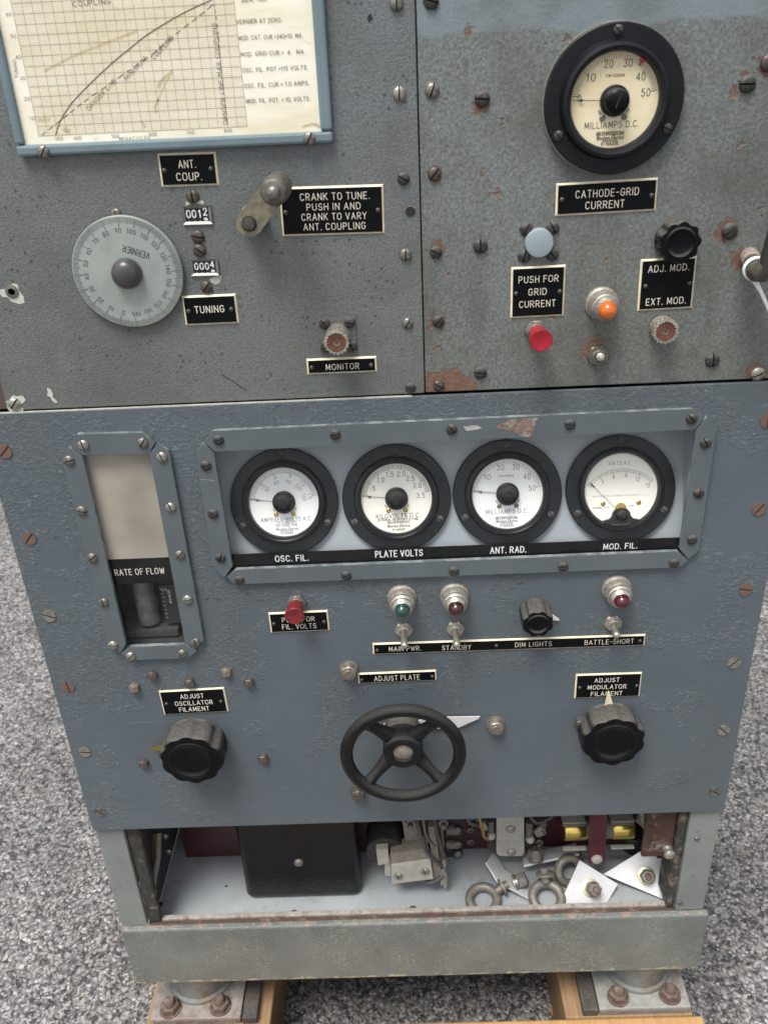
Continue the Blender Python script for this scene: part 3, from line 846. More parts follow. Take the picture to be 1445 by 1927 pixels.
for (c, x, y, a) in [('e3', 1113, 168, 80), ('e3', 1035, 465, 0)]:
    p = A(c, x, y, 0.004); screw(p, D_, r=0.0028, ang=a)
for (c, x, y) in [('e1', 1053, 560), ('e2', 495, 728)]:
    p = onz(*T(c, x, y), FZ + .001); o = screw(p, D_, r=0.0042); o.rotation_euler = (R(-90), 0, random.random())

def hexbolt(p, r, h, mat, rot=0.2, dome=True, washer=False, name='bolt', label=None, parent=None, axis=None):
    mb = MB(off=p)
    n = 6
    if washer:
        mb.lathe([(r * 1.12, 0), (r * 1.12, .0012), (r * 1.0, .0016)], p, mat, 24, axis=axis)
    hexr = lambda a, d: 1.0 / max(0.001, math.cos(((a + rot) % (PI / 3)) - PI / 6)) * 0.90
    prof = [(r, 0), (r, h * .82)]
    mb.lathe(prof, p, mat, 36, rad=hexr, cap1=False, axis=axis)
    mb.lathe([(r * .99, h * .82), (r * .80, h)], p, mat, 36, rad=lambda a, d: hexr(a, d) if d < h * .9 else 1.0, cap0=False, axis=axis)
    mb.lathe([(r * .55, h * .99), (r * .5, h * 1.05)], p, mat, 18, cap0=False, axis=axis)
    return link(name, mb.mesh(name, 30), parent or ROOT, p, label)
for (x, y, m, r) in [(500, 193, 'bolt_steel', .0048), (588, 132, 'dark_bolt', .0048), (768, 170, 'dark_bolt', .0048), (945, 117, 'bolt_steel', .0048), (1055, 168, 'dark_bolt', .0048),
                     (545, 560, 'dark_bolt', .0048), (1124, 538, 'dark_bolt', .0050)]:
    hexbolt(A('d6', x, y - 8), r, .0045, m, random.random())
hexbolt(A('d4', 607, 645), .0078, .0085, 'bolt_steel', .3, washer=True)
hexbolt(A('d7', 1197, 510), .0078, .0085, 'bolt_steel', .1, washer=True)
hexbolt(A('d7', 268, 970), .0068, .0075, 'dark_bolt', .5, washer=True)
hexbolt(A('d8', 385, 405), .0045, .006, 'dark_bolt', .2)

# ------------------------------------------------------------------ nameplates
def plate(c, pts, lines, Y, rivets, name='nameplate', label=None, border=0.0013, bold=0.10):
    q = [A(c if not isinstance(c, (list, tuple)) else c[i], x, y, Y - .0012) for i, (x, y) in enumerate(pts)]
    ctr = sum(q, Vector()) / 4
    ux = ((q[1] - q[0]) + (q[2] - q[3])) / 2
    ang = math.atan2(ux.z, ux.x)
    wd = ux.length; ht = ((q[0] - q[3]) + (q[1] - q[2])).length / 2
    mb = MB()
    th = 0.0012
    hw, hh = wd / 2, ht / 2
    y0 = 0.0; y1 = -th
    iw, ih = hw - border, hh - border
    vs = [(-hw, y0, -hh), (hw, y0, -hh), (hw, y0, hh), (-hw, y0, hh),
          (-hw, y1 * .12, -hh), (hw, y1 * .12, -hh), (hw, y1 * .12, hh), (-hw, y1 * .12, hh),
          (-iw, y1, -ih), (iw, y1, -ih), (iw, y1, ih), (-iw, y1, ih)]
    fs = []
    for k in (0, 4):
        for i in range(4):
            j = (i + 1) % 4
            fs.append((k + i, k + j, k + 4 + j, k + 4 + i))
    mb.add(vs, fs, 'cream_laminate_edge')
    mb.add([vs[i] for i in (8, 9, 10, 11)], [(0, 1, 2, 3)], 'engraved_black_laminate')
    base = Vector((ctr.x, Y - 0.0001, ctr.z))
    o = link(name, mb.mesh(name, 0), ROOT, base, label or 'black engraved nameplate reading ' + ' '.join(l[1] for l in lines))
    o.rotation_euler = (0, -ang, 0)
    tm = MB()
    ca, sa = math.cos(ang), math.sin(ang)
    def loc(p):
        d = p - base
        return d.x * ca + d.z * sa, -d.x * sa + d.z * ca
    for ln in lines:
        cc, st, x, y, wpx, hpx = ln
        p = A(cc, x, y, Y - th); a = A(cc, x - wpx / 2, y, Y - th); b = A(cc, x + wpx / 2, y, Y - th)
        u = A(cc, x, y - hpx / 2, Y - th); d = A(cc, x, y + hpx / 2, Y - th)
        lx, lz = loc(p); h = (u.z - d.z) * .92
        text(tm, st, lx, lz, h, 'cream_engraving', -th - 0.00012, width=b.x - a.x, t=h * bold)
        if wd > .15:                    # the words of the long strip stand far apart: one piece of lettering each
            link('lettering', tm.mesh('lettering', 0, fix=False), o, (0, 0, 0), local=True); tm = MB()
    if tm.v:
        link('lettering', tm.mesh('lettering', 0, fix=False), o, (0, 0, 0), local=True)
    for (cc, x, y) in rivets:
        lx, lz = loc(A(cc, x, y, Y - th))
        rm = MB(); rm.lathe([(.0017, 0), (.0017, .0003), (.0013, .0010), (.0005, .0013)], (0, 0, 0), 'brown_screw', 14)
        link('rivet', rm.mesh('rivet', 50), o, (lx, -th, lz), local=True)
    return o
plate('c1', [(855, 837), (1173, 823), (1192, 1010), (880, 1017)], [('c1', 'ANT.', 1018, 892, 92, 44), ('c1', 'COUP.', 1030, 960, 136, 44)], UL, [('c1', 895, 928), ('c1', 1148, 918)])
plate('c4', [(988, 600), (1282, 586), (1300, 748), (1010, 760)], [('c4', 'TUNING', 1140, 670, 158, 38)], UL, [('c4', 1027, 681), ('c4', 1259, 670)], bold=.12)
plate('c5', [(402, 170), (1031, 150), (1040, 448), (420, 465)],
      [('c5', 'CRANK TO TUNE.', 738, 222, 418, 44), ('c5', 'PUSH IN AND', 731, 284, 322, 42), ('c5', 'CRANK TO VARY', 734, 344, 390, 42), ('c5', 'ANT. COUPLING', 737, 404, 372, 42)], UL, [('c5', 442, 322), ('c5', 1000, 307)])
plate('c5', [(565, 1207), (990, 1190), (993, 1284), (574, 1302)], [('c5', 'MONITOR', 785, 1251, 198, 36)], UL, [('c5', 600, 1258), ('c5', 958, 1243)], bold=.1)
plate('c3', [(293, 998), (850, 966), (832, 1145), (288, 1178)], [('c3', 'CATHODE-GRID', 569, 1048, 340, 42), ('c3', 'CURRENT', 556, 1112, 208, 42)], UR, [('c3', 324, 1086), ('c3', 811, 1063)])
plate('c6', [(396, 268), (620, 257), (608, 466), (390, 477)], [('c6', 'PUSH FOR', 506, 315, 160, 28), ('c6', 'GRID', 502, 367, 72, 28), ('c6', 'CURRENT', 501, 416, 146, 28)], UR, [('c6', 414, 375), ('c6', 593, 366)])
plate('c6', [(926, 236), (1155, 222), (1133, 434), (908, 448)], [('c6', 'ADJ. MOD.', 1038, 270, 164, 28), ('c6', 'EXT. MOD.', 1026, 405, 160, 28)], UR, [('c6', 943, 345), ('c6', 1123, 332)], bold=.115)
plate('d4', [(85, 290), (470, 270), (483, 403), (102, 418)], [('d4', 'PUSH FOR', 280, 328, 208, 32), ('d4', 'FIL. VOLTS', 286, 373, 218, 32)], 0.0, [('d4', 122, 357), ('d4', 447, 344)])
plate(['t'] * 4, [(700, 1211.9), (1214.3, 1193.5), (1212.8, 1216.2), (702.4, 1232)],
      [('d4', 'MAIN PWR.', 970, 517, 206, 30), ('d4', 'STANDBY', 1303, 510, 184, 30), ('d5', 'DIM LIGHTS', 424, 489, 234, 30), ('d5', 'BATTLE-SHORT', 914, 473, 314, 30)], 0.0,
      [('d4', 790, 528), ('d5', 185, 498), ('d5', 1113, 467)])
plate('d4', [(665, 680), (1172, 658), (1175, 727), (668, 748)], [('d4', 'ADJUST PLATE', 918, 706, 292, 32)], 0.0, [('d4', 690, 720), ('d4', 1147, 697)])
plate('d6', [(618, 210), (937, 190), (952, 310), (640, 325)], [('d6', 'ADJUST', 778, 232, 112, 21), ('d6', 'OSCILLATOR', 787, 264, 182, 21), ('d6', 'FILAMENT', 789, 294, 144, 21)], 0.0, [('d6', 655, 269), ('d6', 919, 257)], bold=.13)
plate('d5', [(697, 688), (1127, 672), (1113, 830), (690, 842)], [('d5', 'ADJUST', 900, 721, 158, 27), ('d5', 'MODULATOR', 900, 765, 246, 27), ('d5', 'FILAMENT', 897, 808, 200, 27)], 0.0, [('d5', 724, 769), ('d5', 1092, 757)], bold=.13)

# ------------------------------------------------------------------ tuning chart in its frame
bl, br = at(40, 294, UL), at(628, 267, UL)
ux = (br - bl).normalized(); ang = math.atan2(ux.z, ux.x)
CW_, CH_ = (br - bl).length, 0.178
frw = 0.0070
mb = MB()
def rect(x0, x1, z0, z1): return [(x0, z0), (x1, z0), (x1, z1), (x0, z1)]
f0 = link('chart_frame', None, ROOT, bl, 'pale blue frame holding the tuning chart')
f0.rotation_euler = (0, -ang, 0)
def bar(x0, x1, z0, z1, nm):
    m_ = MB(); m_.box(x0, x1, -0.006, -0.0001, z0, z1, 'pale_blue_frame_paint')
    return link(nm, m_.mesh(nm, 0), f0, (0, 0, 0), local=True, bevel=0.0018)
bar(0, CW_, 0, frw, 'frame_bar'); bar(0, CW_, CH_ - frw, CH_, 'frame_bar')
bar(0, frw * .82, frw + .0002, CH_ - frw - .0002, 'frame_bar'); bar(CW_ - frw * 1.12, CW_, frw + .0002, CH_ - frw - .0002, 'frame_bar')
mb = MB(); mb.box(frw * .75, CW_ - frw, -0.0025, -0.0015, frw * .9, CH_ - frw * .9, 'aged_cream_paper')
CHART = link('chart_paper', mb.mesh('chart_paper', 0), f0, (0, 0, 0), local=True)
ca, sa = math.cos(ang), math.sin(ang)
YP = UL - 0.0025
def cl(c, x, y, Y=YP):
    d = A(c, x, y, Y) - bl
    return Vector((d.x * ca + d.z * sa, -d.x * sa + d.z * ca))
g0, g1 = cl('c1', 214, 738), cl('c1', 1345, 688)
gt = cl('c1', 85, 75)                        # the 60 line at the left edge
v10, v60 = cl('c1', 195, 632), gt
step10 = (v60.y - v10.y) / 5
gz0 = (g0.y + g1.y) / 2
gx0, gx1 = g0.x, g1.x
stepx = (gx1 - gx0) / 110.0                    # 5 MHz
nz = int((CH_ - frw - gz0 - 0.012) / (step10 / 10))
gz1 = gz0 + nz * step10 / 10
tm = MB()
for i in range(111):
    big = i % 5 == 0
    x = gx0 + i * stepx
    tm.ribbon([(x, gz0), (x, gz1)], 0.00030 if big else 0.00016, -0.00262 if not big else -0.00266, 'brown_ink' if big else 'tan_ink')
for i in range(nz + 1):
    big = i % 5 == 0
    z = gz0 + i * step10 / 10
    tm.ribbon([(gx0, z), (gx1, z)], 0.00034 if big else 0.00016, -0.00264 if not big else -0.00268, 'brown_ink' if big else 'tan_ink')
link('grid_lines', tm.mesh('grid_lines', 0, fix=False), CHART, (0, 0, 0), local=True)
tm = MB()
def smooth(pts, n=5):
    out = []
    for i in range(len(pts) - 1):
        p0 = pts[max(0, i - 1)]; p1 = pts[i]; p2 = pts[i + 1]; p3 = pts[min(len(pts) - 1, i + 2)]
        for k in range(n):
            t = k / n
            out.append(0.5 * ((2 * p1) + (p2 - p0) * t + (2 * p0 - 5 * p1 + 4 * p2 - p3) * t * t + (3 * p1 - p0 - 3 * p2 + p3) * t ** 3))
    out.append(pts[-1]); return out
cv = [cl('c1', *q) for q in [(305, 733), (318, 690), (340, 640), (385, 570), (440, 508), (500, 448), (560, 390), (640, 318), (700, 270), (780, 205), (860, 152), (960, 92), (1040, 50), (1110, 18)]]
cv.append(cv[-1] + (cv[-1] - cv[-2]) * 0.6)
tm.ribbon([tuple(q) for q in smooth(cv)], 0.00055, -0.00274, 'black_ink')
def dashed(pts, dash, gap_, t):
    P = smooth(pts, 12); acc = 0; cur = [P[0]]
    for a, b in zip(P, P[1:]):
        L = (b - a).length; acc += L; cur.append(b)
        if acc > dash:
            tm.ribbon([tuple(q) for q in cur[:-1]], t, -0.00272, 'black_ink'); acc = -gap_; cur = [b]
        elif acc < 0: cur = [b]
dashed([cl('c1', *q) for q in [(232, 733), (330, 655), (385, 612), (460, 552), (600, 455), (700, 385), (840, 285), (970, 175), (1080, 90), (1165, 20)]], 0.0035, 0.0022, 0.00042)
dashed([cl('c1', *q) for q in [(1165, 20), (1185, 160), (1200, 330), (1218, 500), (1240, 690)]], 0.0018, 0.0014, 0.00045)
link('curve_lines', tm.mesh('curve_lines', 0, fix=False), CHART, (0, 0, 0), local=True)
tm = MB()
def ctext(st, x, y, wpx, hpx, mat='black_ink', rot=0.0, c='c1', bold=.11, jit=0.0, gap=.29):
    p = cl(c, x, y)
    k = (cl(c, x + 50, y) - cl(c, x - 50, y)).length / 100
    kz = (cl(c, x, y - 50) - cl(c, x, y + 50)).length / 100
    vert = abs(math.sin(rot))
    sw = k * (1 - vert) + kz * vert; sh = kz * (1 - vert) + k * vert
    text(tm, st, p.x, p.y, hpx * sh, mat, -0.0028, width=wpx * sw if wpx else None, t=hpx * sh * bold, rot=rot, jitter=jit, gap=gap)
for st, x, y in [('60', 50, 78), ('50', 76, 196), ('40', 102, 310), ('30', 126, 425), ('20', 150, 537), ('10', 178, 643)]:
    ctext(st, x, y, 28, 18)
for st, x, y in [('350', 323, 753), ('400', 424, 750), ('500', 630, 740), ('600', 832, 730), ('700', 1037, 719), ('800', 1241, 709)]:
    ctext(st, x, y, 40, 17)
ctext('MEGACYCLES', 733, 752, 166, 17); ctext('TUNING', 88, 373, 96, 16, rot=R(86))
ctext('DANGER LINE', 552, 514, 235, 22, 'violet_pencil', R(37), jit=.06)
ctext('MINIMUM', 737, 372, 170, 23, 'violet_pencil', R(38), jit=.06, bold=.12); ctext('COUPLING', 883, 258, 165, 24, 'violet_pencil', R(38), jit=.06, bold=.13)
ctext('DANGER LINE MAX COUPLING', 1196, 408, 545, 22, 'violet_pencil', R(90), jit=.05, bold=.11)
ctext('COUPLING', 500, 14, 205, 26, 'violet_pencil', R(2), jit=.05, bold=.14)
for st, x, y, wd in [('VERNIER AT ZERO.', 254, 114, 246), ('MOD. CAT. CUR.=340+10. MA.', 317, 200, 348), ('MOD. GRID CUR.=  6   MA.', 328, 288, 350), ('OSC. FIL. POT.=115 VOLTS.', 341, 374, 354),
                     ('OSC. FIL. CUR.= 1.0 AMPS.', 349, 459, 352), ('MOD. FIL. POT. = 10. VOLTS.', 357, 543, 346)]:
    ctext(st, x, y, wd, 22, 'grey_dial_ink' if False else 'black_ink', c='c2', bold=.12)
ctext('SER. NO.', 228, -4, 140, 24, c='c2', bold=.13)
link('lettering', tm.mesh('lettering', 0, fix=False), CHART, (0, 0, 0), local=True)
tm = MB()
for c_, pl, wd_ in [('c1', [(862, 545), (880, 500), (905, 450), (925, 420)], .0011), ('c1', [(850, 610), (846, 580), (862, 548)], .0016), ('c1', [(355, 708), (372, 712)], .0028), ('c1', [(865, 470), (890, 430), (935, 395)], .0022), ('c1', [(215, 655), (265, 650)], .0022), ('c1', [(775, 660), (790, 690)], .0018), ('c1', [(250, 385), (420, 300), (620, 215), (740, 175)], .0016), ('c2', [(495, 690), (540, 675), (580, 690)], .0018)]:
    q = smooth([cl(c_, x, y) for x, y in pl], 4)
    tm = MB(); tm.ribbon([tuple(v + Vector((random.uniform(-1, 1), random.uniform(-1, 1))) * .0003) for v in q], wd_, -.002545, 'paper_stain')
    link('stain', tm.mesh('stain', 0, fix=False), CHART, (0, 0, 0), local=True)
for (x, y) in ((83, 286), (582, 261)):
    q = screw(at(x, y, UL - .006), D_, f0, r=.0040, ang=-30)
    d = at(x, y, UL - .006) - bl
    q.location = (d.x * ca + d.z * sa, -0.006, -d.x * sa + d.z * ca)

# ------------------------------------------------------------------ vernier dial and its tuning counters
pc = at(240.5, 513.5, UL - .0045); pc.y = UL
VR = 0.0386
mb = MB(off=pc)
mb.lathe([(.012, 0), (.012, .002), (VR, .0022), (VR, .0038), (VR - .0006, .0046), (VR - .006, .0048), (.004, .0048)], pc, 'vernier_dial_metal', 96)
VD = link('vernier_dial', mb.mesh('vernier_dial', 40), ROOT, pc, 'round pale metal vernier dial engraved with a degree scale')
tm = MB()
y = -0.00495
for i in range(200):
    a = R(90 - i * 1.8)
    ln = .0062 if i % 10 == 0 else (.0045 if i % 5 == 0 else .0036)
    tm.ribbon([((VR - .0010) * math.cos(a), (VR - .0010) * math.sin(a)), ((VR - .001 - ln) * math.cos(a), (VR - .001 - ln) * math.sin(a))], .00028 if i % 10 else .0004, y, 'black_ink')
for v in range(0, 200, 10):
    a = R(90 - (v - 90) * 1.8 + 2.5)
    text(tm, str(v), (VR - .0098) * math.cos(a), (VR - .0098) * math.sin(a), .0030, 'black_ink', y, t=.00034, rot=a - PI / 2)
# the word reads upside down on the upper right of the dial
q0 = A('c4', 742, 360, UL - .005) - pc
text(tm, 'VERNIER', q0.x, q0.z, .0042, 'black_ink', y, width=.0185, t=.00055, rot=R(160), gap=.3)
link('scale', tm.mesh('scale', 0, fix=False), VD, (0, 0, 0), local=True)
mb = MB(off=pc)
mb.lathe([(.0105, .0049), (.0105, .0075), (.0098, .0105), (.0085, .0125), (.006, .0142), (.003, .0150), (.0005, .0152)], pc, 'dark_knob_plastic', 40)
link('knob', mb.mesh('knob', 60), VD, pc)

def counter(pts, st, st2, zx, zy, wpx, hpx):
    q = [A('c4', x, yy, UL) for x, yy in pts]
    ctr = sum(q, Vector()) / 4
    wd = ((q[1] - q[0]).length + (q[2] - q[3]).length) / 2; ht = ((q[0] - q[3]).length + (q[1] - q[2]).length) / 2
    an = math.atan2((q[1] - q[0]).z, (q[1] - q[0]).x)
    mb = MB(); hw, hh = wd / 2, ht / 2
    iw, ih = hw * .80, hh * .72
    o_ = [(-hw, -hh), (hw, -hh), (hw, hh), (-hw, hh)]; i_ = [(-iw, -ih), (iw, -ih), (iw, ih), (-iw, ih)]
    for k in range(4):
        j = (k + 1) % 4
        mm = 'counter_lip' if k == 0 else 'counter_bezel'
        mb.add([(o_[k][0], -.0016, o_[k][1]), (o_[j][0], -.0016, o_[j][1]), (i_[j][0], -.0007, i_[j][1]), (i_[k][0], -.0007, i_[k][1])], [(0, 1, 2, 3)], mm)
        mb.add([(o_[k][0], 0, o_[k][1]), (o_[j][0], 0, o_[j][1]), (o_[j][0], -.0016, o_[j][1]), (o_[k][0], -.0016, o_[k][1])], [(0, 1, 2, 3)], 'counter_bezel')
    o = link('tuning_counter', mb.mesh('tuning_counter', 0), ROOT, Vector((ctr.x, UL, ctr.z)))
    o.rotation_euler = (0, -an, 0)
    mb = MB(); mb.box(-iw, iw, -.0006, -.0001, -ih, ih, 'counter_black')
    link('number_wheels', mb.mesh('number_wheels', 0), o, (0, 0, 0), local=True)
    tm = MB()
    for k, chs in enumerate(st):
        x = (k - 1.5) * iw * .47
        rise = ih * .30 if k == 3 else 0.0
        text(tm, chs, x, ih * .16 + rise, ih * 1.05, 'white_lettering', -.00072, t=ih * .15)
        text(tm, st2[k], x, -ih * .82 + (rise * .5), ih * .30, 'white_lettering', -.00072, t=ih * .13, width=ih * .5)
    link('digits', tm.mesh('digits', 0, fix=False), o, (0, 0, 0), local=True)
counter([(985, 108), (1150, 103), (1157, 203), (1000, 210)], '0012', '...3', 0, 0, 0, 0)
counter([(1030, 397), (1185, 393), (1195, 482), (1045, 487)], '0004', '...3', 0, 0, 0, 0)

FY_ = -0.0042
# chipped paint patches
def chip(pts, c, Y, name='paint_chip', m='chipped_primer'):
    mb = MB(); ql = [A(c, x, yy, Y) for x, yy in pts]
    mb.prism([(q.x, q.z) for q in ql], Y - .00025, Y - .00002, m)
    link(name, mb.mesh(name, 0), ROOT)
chip([(75, 450), (110, 440), (125, 410), (150, 383), (195, 398), (235, 388), (275, 400), (295, 440), (270, 470), (250, 480), (245, 510), (270, 535), (265, 580), (235, 580), (225, 560), (180, 575), (120, 570), (95, 530), (85, 490)], 'f5', UL)
chip([(545, 295), (580, 320), (605, 370), (600, 405), (640, 440), (660, 465), (625, 470), (595, 440), (575, 400), (545, 395), (540, 370), (548, 350), (535, 315)], 'f5', UL)
chip([(0, 562), (35, 560), (45, 545), (75, 528), (100, 538), (105, 570), (130, 600), (137, 635), (110, 643), (65, 628), (45, 605), (15, 602), (0, 585)], 'c4', UL)
mb = MB(); p = A('c4', 68, 574, UL); mb.off = p
mb.lathe([(.0048, .0003), (.0046, .0010), (.0026, .0014), (.0024, .0004)], p, 'dull_screw_steel', 24, cap1=False); mb.lathe([(.0024, .0003), (.0002, .0003)], p, 'slot_shade_grime', 20)
link('bushing', mb.mesh('bushing', 50), ROOT, p)
chip([(1140, 505), (1185, 487), (1207, 490), (1200, 525), (1175, 537), (1150, 525)], 'c4', UL, m='bare_edge_metal')
chip([(1013, 88), (1030, 80), (1108, 80), (1110, 98), (1050, 96), (1012, 106)], 'c4', UL)
chip([(842, 95), (850, 78), (862, 74), (868, 92), (872, 105), (860, 108), (855, 122), (846, 118), (848, 106), (840, 104)], 'c2', UL, m='slot_shade_grime')
for c_, Y_, a_, b_, m_ in [('c4', UL, (1205, 1025), (1340, 1112), 'slot_shade_grime'), ('d2', FY_, (48, 411), (126, 418), 'bare_edge_metal'), ('c5', UL, (50, 1295), (205, 1398), 'slot_shade_grime')]:
    q0, q1 = A(c_, *a_, Y_), A(c_, *b_, Y_)
    mb = MB(); mb.ribbon([(q0.x, q0.z), ((q0.x * .55 + q1.x * .45), q0.z * .55 + q1.z * .45 + .0004), (q1.x, q1.z)], .0004, Y_ - .0001, m_)
    link('scratch', mb.mesh('scratch', 0, fix=False), ROOT)
mb = MB(); p = at(772, 398, UL); mb.off = p
mb.lathe([(.0040, .0002), (.0034, .0004)], p, 'dull_screw_steel', 24, cap1=False); mb.lathe([(.0034, .00035), (.0002, .0003)], p, 'slot_shade_grime', 20)
link('dimple', mb.mesh('dimple', 50), ROOT, p)

# ------------------------------------------------------------------ crank
ps = A('c5', 222, 388, UL - .022)                 # shaft end
pu = A('c5', 398, 162, UL - .022)                 # handle end of the arm
axv = (pu - ps); axv.y = 0; axv.normalize(); nv = Vector((-axv.z, 0, axv.x))
mb = MB(off=ps)
def armpoly(r):
    out = []
    for i in range(13):
        a = PI / 2 + PI * i / 12
        out.append(ps + axv * (math.cos(a) * r) + nv * (math.sin(a) * r))
    for i in range(13):
        a = -PI / 2 + PI * i / 12
        out.append(pu + axv * (math.cos(a) * r) + nv * (math.sin(a) * r))
    return [(q.x, q.z) for q in out]
mb.prism(armpoly(.0085), UL - .022, UL - .0165, 'weathered_brass_arm')
CRK = link('crank', mb.mesh('crank', 30), ROOT, ps, 'small tarnished brass crank beside its black nameplate', bevel=.0008)
mb = MB(off=ps)
mb.lathe([(.010, .0), (.010, .007), (.007, .0085), (.007, .0163)], Vector((ps.x, UL, ps.z)), 'weathered_brass_arm', 6)
mb.lathe([(.0050, 0), (.0050, .001), (.0045, .0014)], Vector((ps.x, UL - .0221, ps.z)), 'slot_shade_grime', 20)
mb.lathe([(.0042, .001), (.0038, .0028), (.001, .0034)], Vector((ps.x, UL - .0221, ps.z)), 'brown_screw', 20)
link('shaft', mb.mesh('shaft', 40), CRK, ps)
mb = MB(off=pu)
mb.lathe([(.0088, 0), (.0092, .002), (.0092, .016), (.0088, .024), (.0078, .027), (.0066, .028)], pu, 'crank_handle_metal', 28)
mb.lathe([(.0043, .028), (.0040, .0300), (.0030, .0312), (.0006, .0318)], pu, 'dull_screw_steel', 20)
link('handle', mb.mesh('handle', 50), CRK, pu)

# ------------------------------------------------------------------ panel meters
def meter(ctr, Y, spec, label, tilt=0.0):
    """Y is the surface the flange stands on; everything is local to the flange centre"""
    fr, th = 0.0445, 0.0055
    if spec == 'big': th = .0070
    c0 = Vector((ctr.x, ctr.y if Y is None else Y, ctr.z))
    dr = spec_r = {'big': .0280, 'amp': .0286, 'kv': .0288, 'ma': .0288, 'volt': .0296}[spec]
    mb = MB()
    mb.lathe([(fr - .001, 0.0), (fr, .0008), (fr, th - .0008), (fr - .0008, th), (.0352, th), (.0349, th + .0005), (.0345, th + .0035), (.0335, th + .0056), (.0315, th + .0064), (dr + .0012, th + .0054), (dr + .0002, th + .0035), (dr, th - .0005)], (0, 0, 0), 'black_meter_rim', 96, cap1=False)
    if spec == 'big':
        mb.lathe([(fr + .0006, 0.0001), (fr + .0006, .0016), (fr - .001, .0018)], (0, 0, 0), 'bright_screw_steel', 96)
    o = link('panel_meter', mb.mesh('panel_meter', 35), ROOT, c0, label)
    o.rotation_euler = (-tilt, 0, 0)
    yd = -(th - .0004)
    dm = {'big': 'cream_dial', 'amp': 'white_dial', 'kv': 'ivory_dial', 'ma': 'white_dial', 'volt': 'ivory_dial'}[spec]
    mb = MB(); mb.lathe([(dr, 0), (dr * .5, 0.00005), (.0004, .0001)], (0, yd, 0), dm, 64, cap0=False)
    link('dial_face', mb.mesh('dial_face', 35), o, (0, 0, 0), local=True)
    y = yd - .0002
    tm = MB(); ink = 'black_ink' if spec in ('big', 'kv') else 'grey_dial_ink'
    if spec == 'volt':
        pv = Vector((.0005, -.0205))
        for rr in (.0372, .0352):
            tm.ribbon([(pv.x + rr * math.cos(R(a)), pv.y + rr * math.sin(R(a))) for a in range(137, 46, -3)], .00022, y, ink)
        for i in range(31):
            a = R(137 - 3.0 * i); r1 = .0372 if i % 3 else (.0375)
            r0 = .0352 if i % 3 else (.0338 if i % 6 == 0 else .0345)
            tm.ribbon([(pv.x + r0 * math.cos(a), pv.y + r0 * math.sin(a)), (pv.x + r1 * math.cos(a), pv.y + r1 * math.sin(a))], .00022 if i % 6 else .0004, y - .00003, ink)
    else:
        mult = {'big': 50, 'amp': 60, 'kv': 70, 'ma': 50}[spec]
        major = {'big': 10, 'amp': 12, 'kv': 10, 'ma': 10}[spec]
        a0, a1 = 172.0, 11.0
        r1 = dr * .965
        for i in range(mult + 1):
            a = R(a0 + (a1 - a0) * i / mult)
            ln = dr * (.15 if i % major == 0 else .115)
            tm.ribbon([(r1 * math.cos(a), r1 * math.sin(a)), ((r1 - ln) * math.cos(a), (r1 - ln) * math.sin(a))], .00042 if i % major == 0 else .00028, y, ink)
        if spec == 'amp':
            tm.ribbon([((r1 - dr * .115) * math.cos(R(a)), (r1 - dr * .115) * math.sin(R(a))) for a in range(172, 10, -4)], .0002, y - .00004, ink)
    link('scale', tm.mesh('scale', 0, fix=False), o, (0, 0, 0), local=True)
    tm = MB(); rr = random.Random(3)
    if spec in ('big', 'ma'):
        sc = dr
        for st, x, z in [('10', -.56, .50), ('20', -.18, .76), ('30', .25, .76), ('40', .56, .47), ('50', .70, .14)]:
            text(tm, st, x * sc, z * sc, .0042, ink, y, width=.0052, t=.00045)
        if spec == 'big': text(tm, '0', -.80 * sc, .09 * sc, .0036, ink, y, t=.00045)
        text(tm, 'CW-22056', -.02 * sc, .52 * sc, .0014, ink, y, width=.0115, t=.0003)
        text(tm, 'MILLIAMPS D.C.', -.02 * sc, -.50 * sc, .0036, ink, y, width=.0345, t=.00042)
        text(tm, 'MR35W050DCMA', -.04 * sc, -.685 * sc, .0021, ink, y, width=.0178, t=.0004)
        text(tm, 'Western Electric', -.04 * sc, -.775 * sc, .0024, ink, y, width=.0175, t=.0004, shear=.3)
        text(tm, 'MADE IN U.S.A.', -.03 * sc, -.845 * sc, .0010, ink, y, width=.0095, t=.00022)
        text(tm, 'D-166235', -.04 * sc, -.905 * sc, .0018, ink, y, width=.0108, t=.00036)
    if spec == 'kv':
        for st, x, z in [('.5', -.66, .32), ('1.0', -.42, .55), ('1.5', -.16, .70), ('2.0', .16, .70), ('2.5', .42, .56), ('3.0', .60, .34), ('3.5', .69, .06)]:
            text(tm, st, x * dr, z * dr, .0038, ink, y, t=.0004)
        text(tm, 'KILOVOLTS D.C.', .03 * dr, -.50 * dr, .0034, ink, y, width=.0360, t=.00042)
        text(tm, 'EXTERNAL RESISTOR F.S.=1 MA.', .03 * dr, -.61 * dr, .0018, ink, y, width=.0335, t=.0003)
        text(tm, 'MR34W3R50DCKV', .03 * dr, -.69 * dr, .0017, ink, y, width=.0180, t=.0003)
        text(tm, 'Western Electric', .03 * dr, -.79 * dr, .0022, ink, y, width=.0185, t=.00036, shear=.3)
        text(tm, 'D-168935', .03 * dr, -.90 * dr, .0016, ink, y, width=.0098, t=.0003)
    if spec == 'amp':
        for s1, s2, dg in [('.3', '30', 140), ('.6', '60', 108), ('.9', '90', 75), ('1.2', '120', 43), ('1.5', '150', 11)]:
            a = R(dg)
            for st, q in ((s1, .76), (s2, .60)):
                text(tm, st, q * dr * math.cos(a), q * dr * math.sin(a), .0029, ink, y, t=.0003, rot=a - PI / 2)
        text(tm, 'AMPERES-VOLTS A.C.', .04 * dr, -.50 * dr, .0033, ink, y, width=.0418, t=.0004)
        text(tm, 'F.S.=1 MA. A.C.', .04 * dr, -.60 * dr, .0017, ink, y, width=.0178, t=.00028)
        text(tm, 'RECTIFIER TYPE', .04 * dr, -.68 * dr, .0018, ink, y, width=.0175, t=.00028)
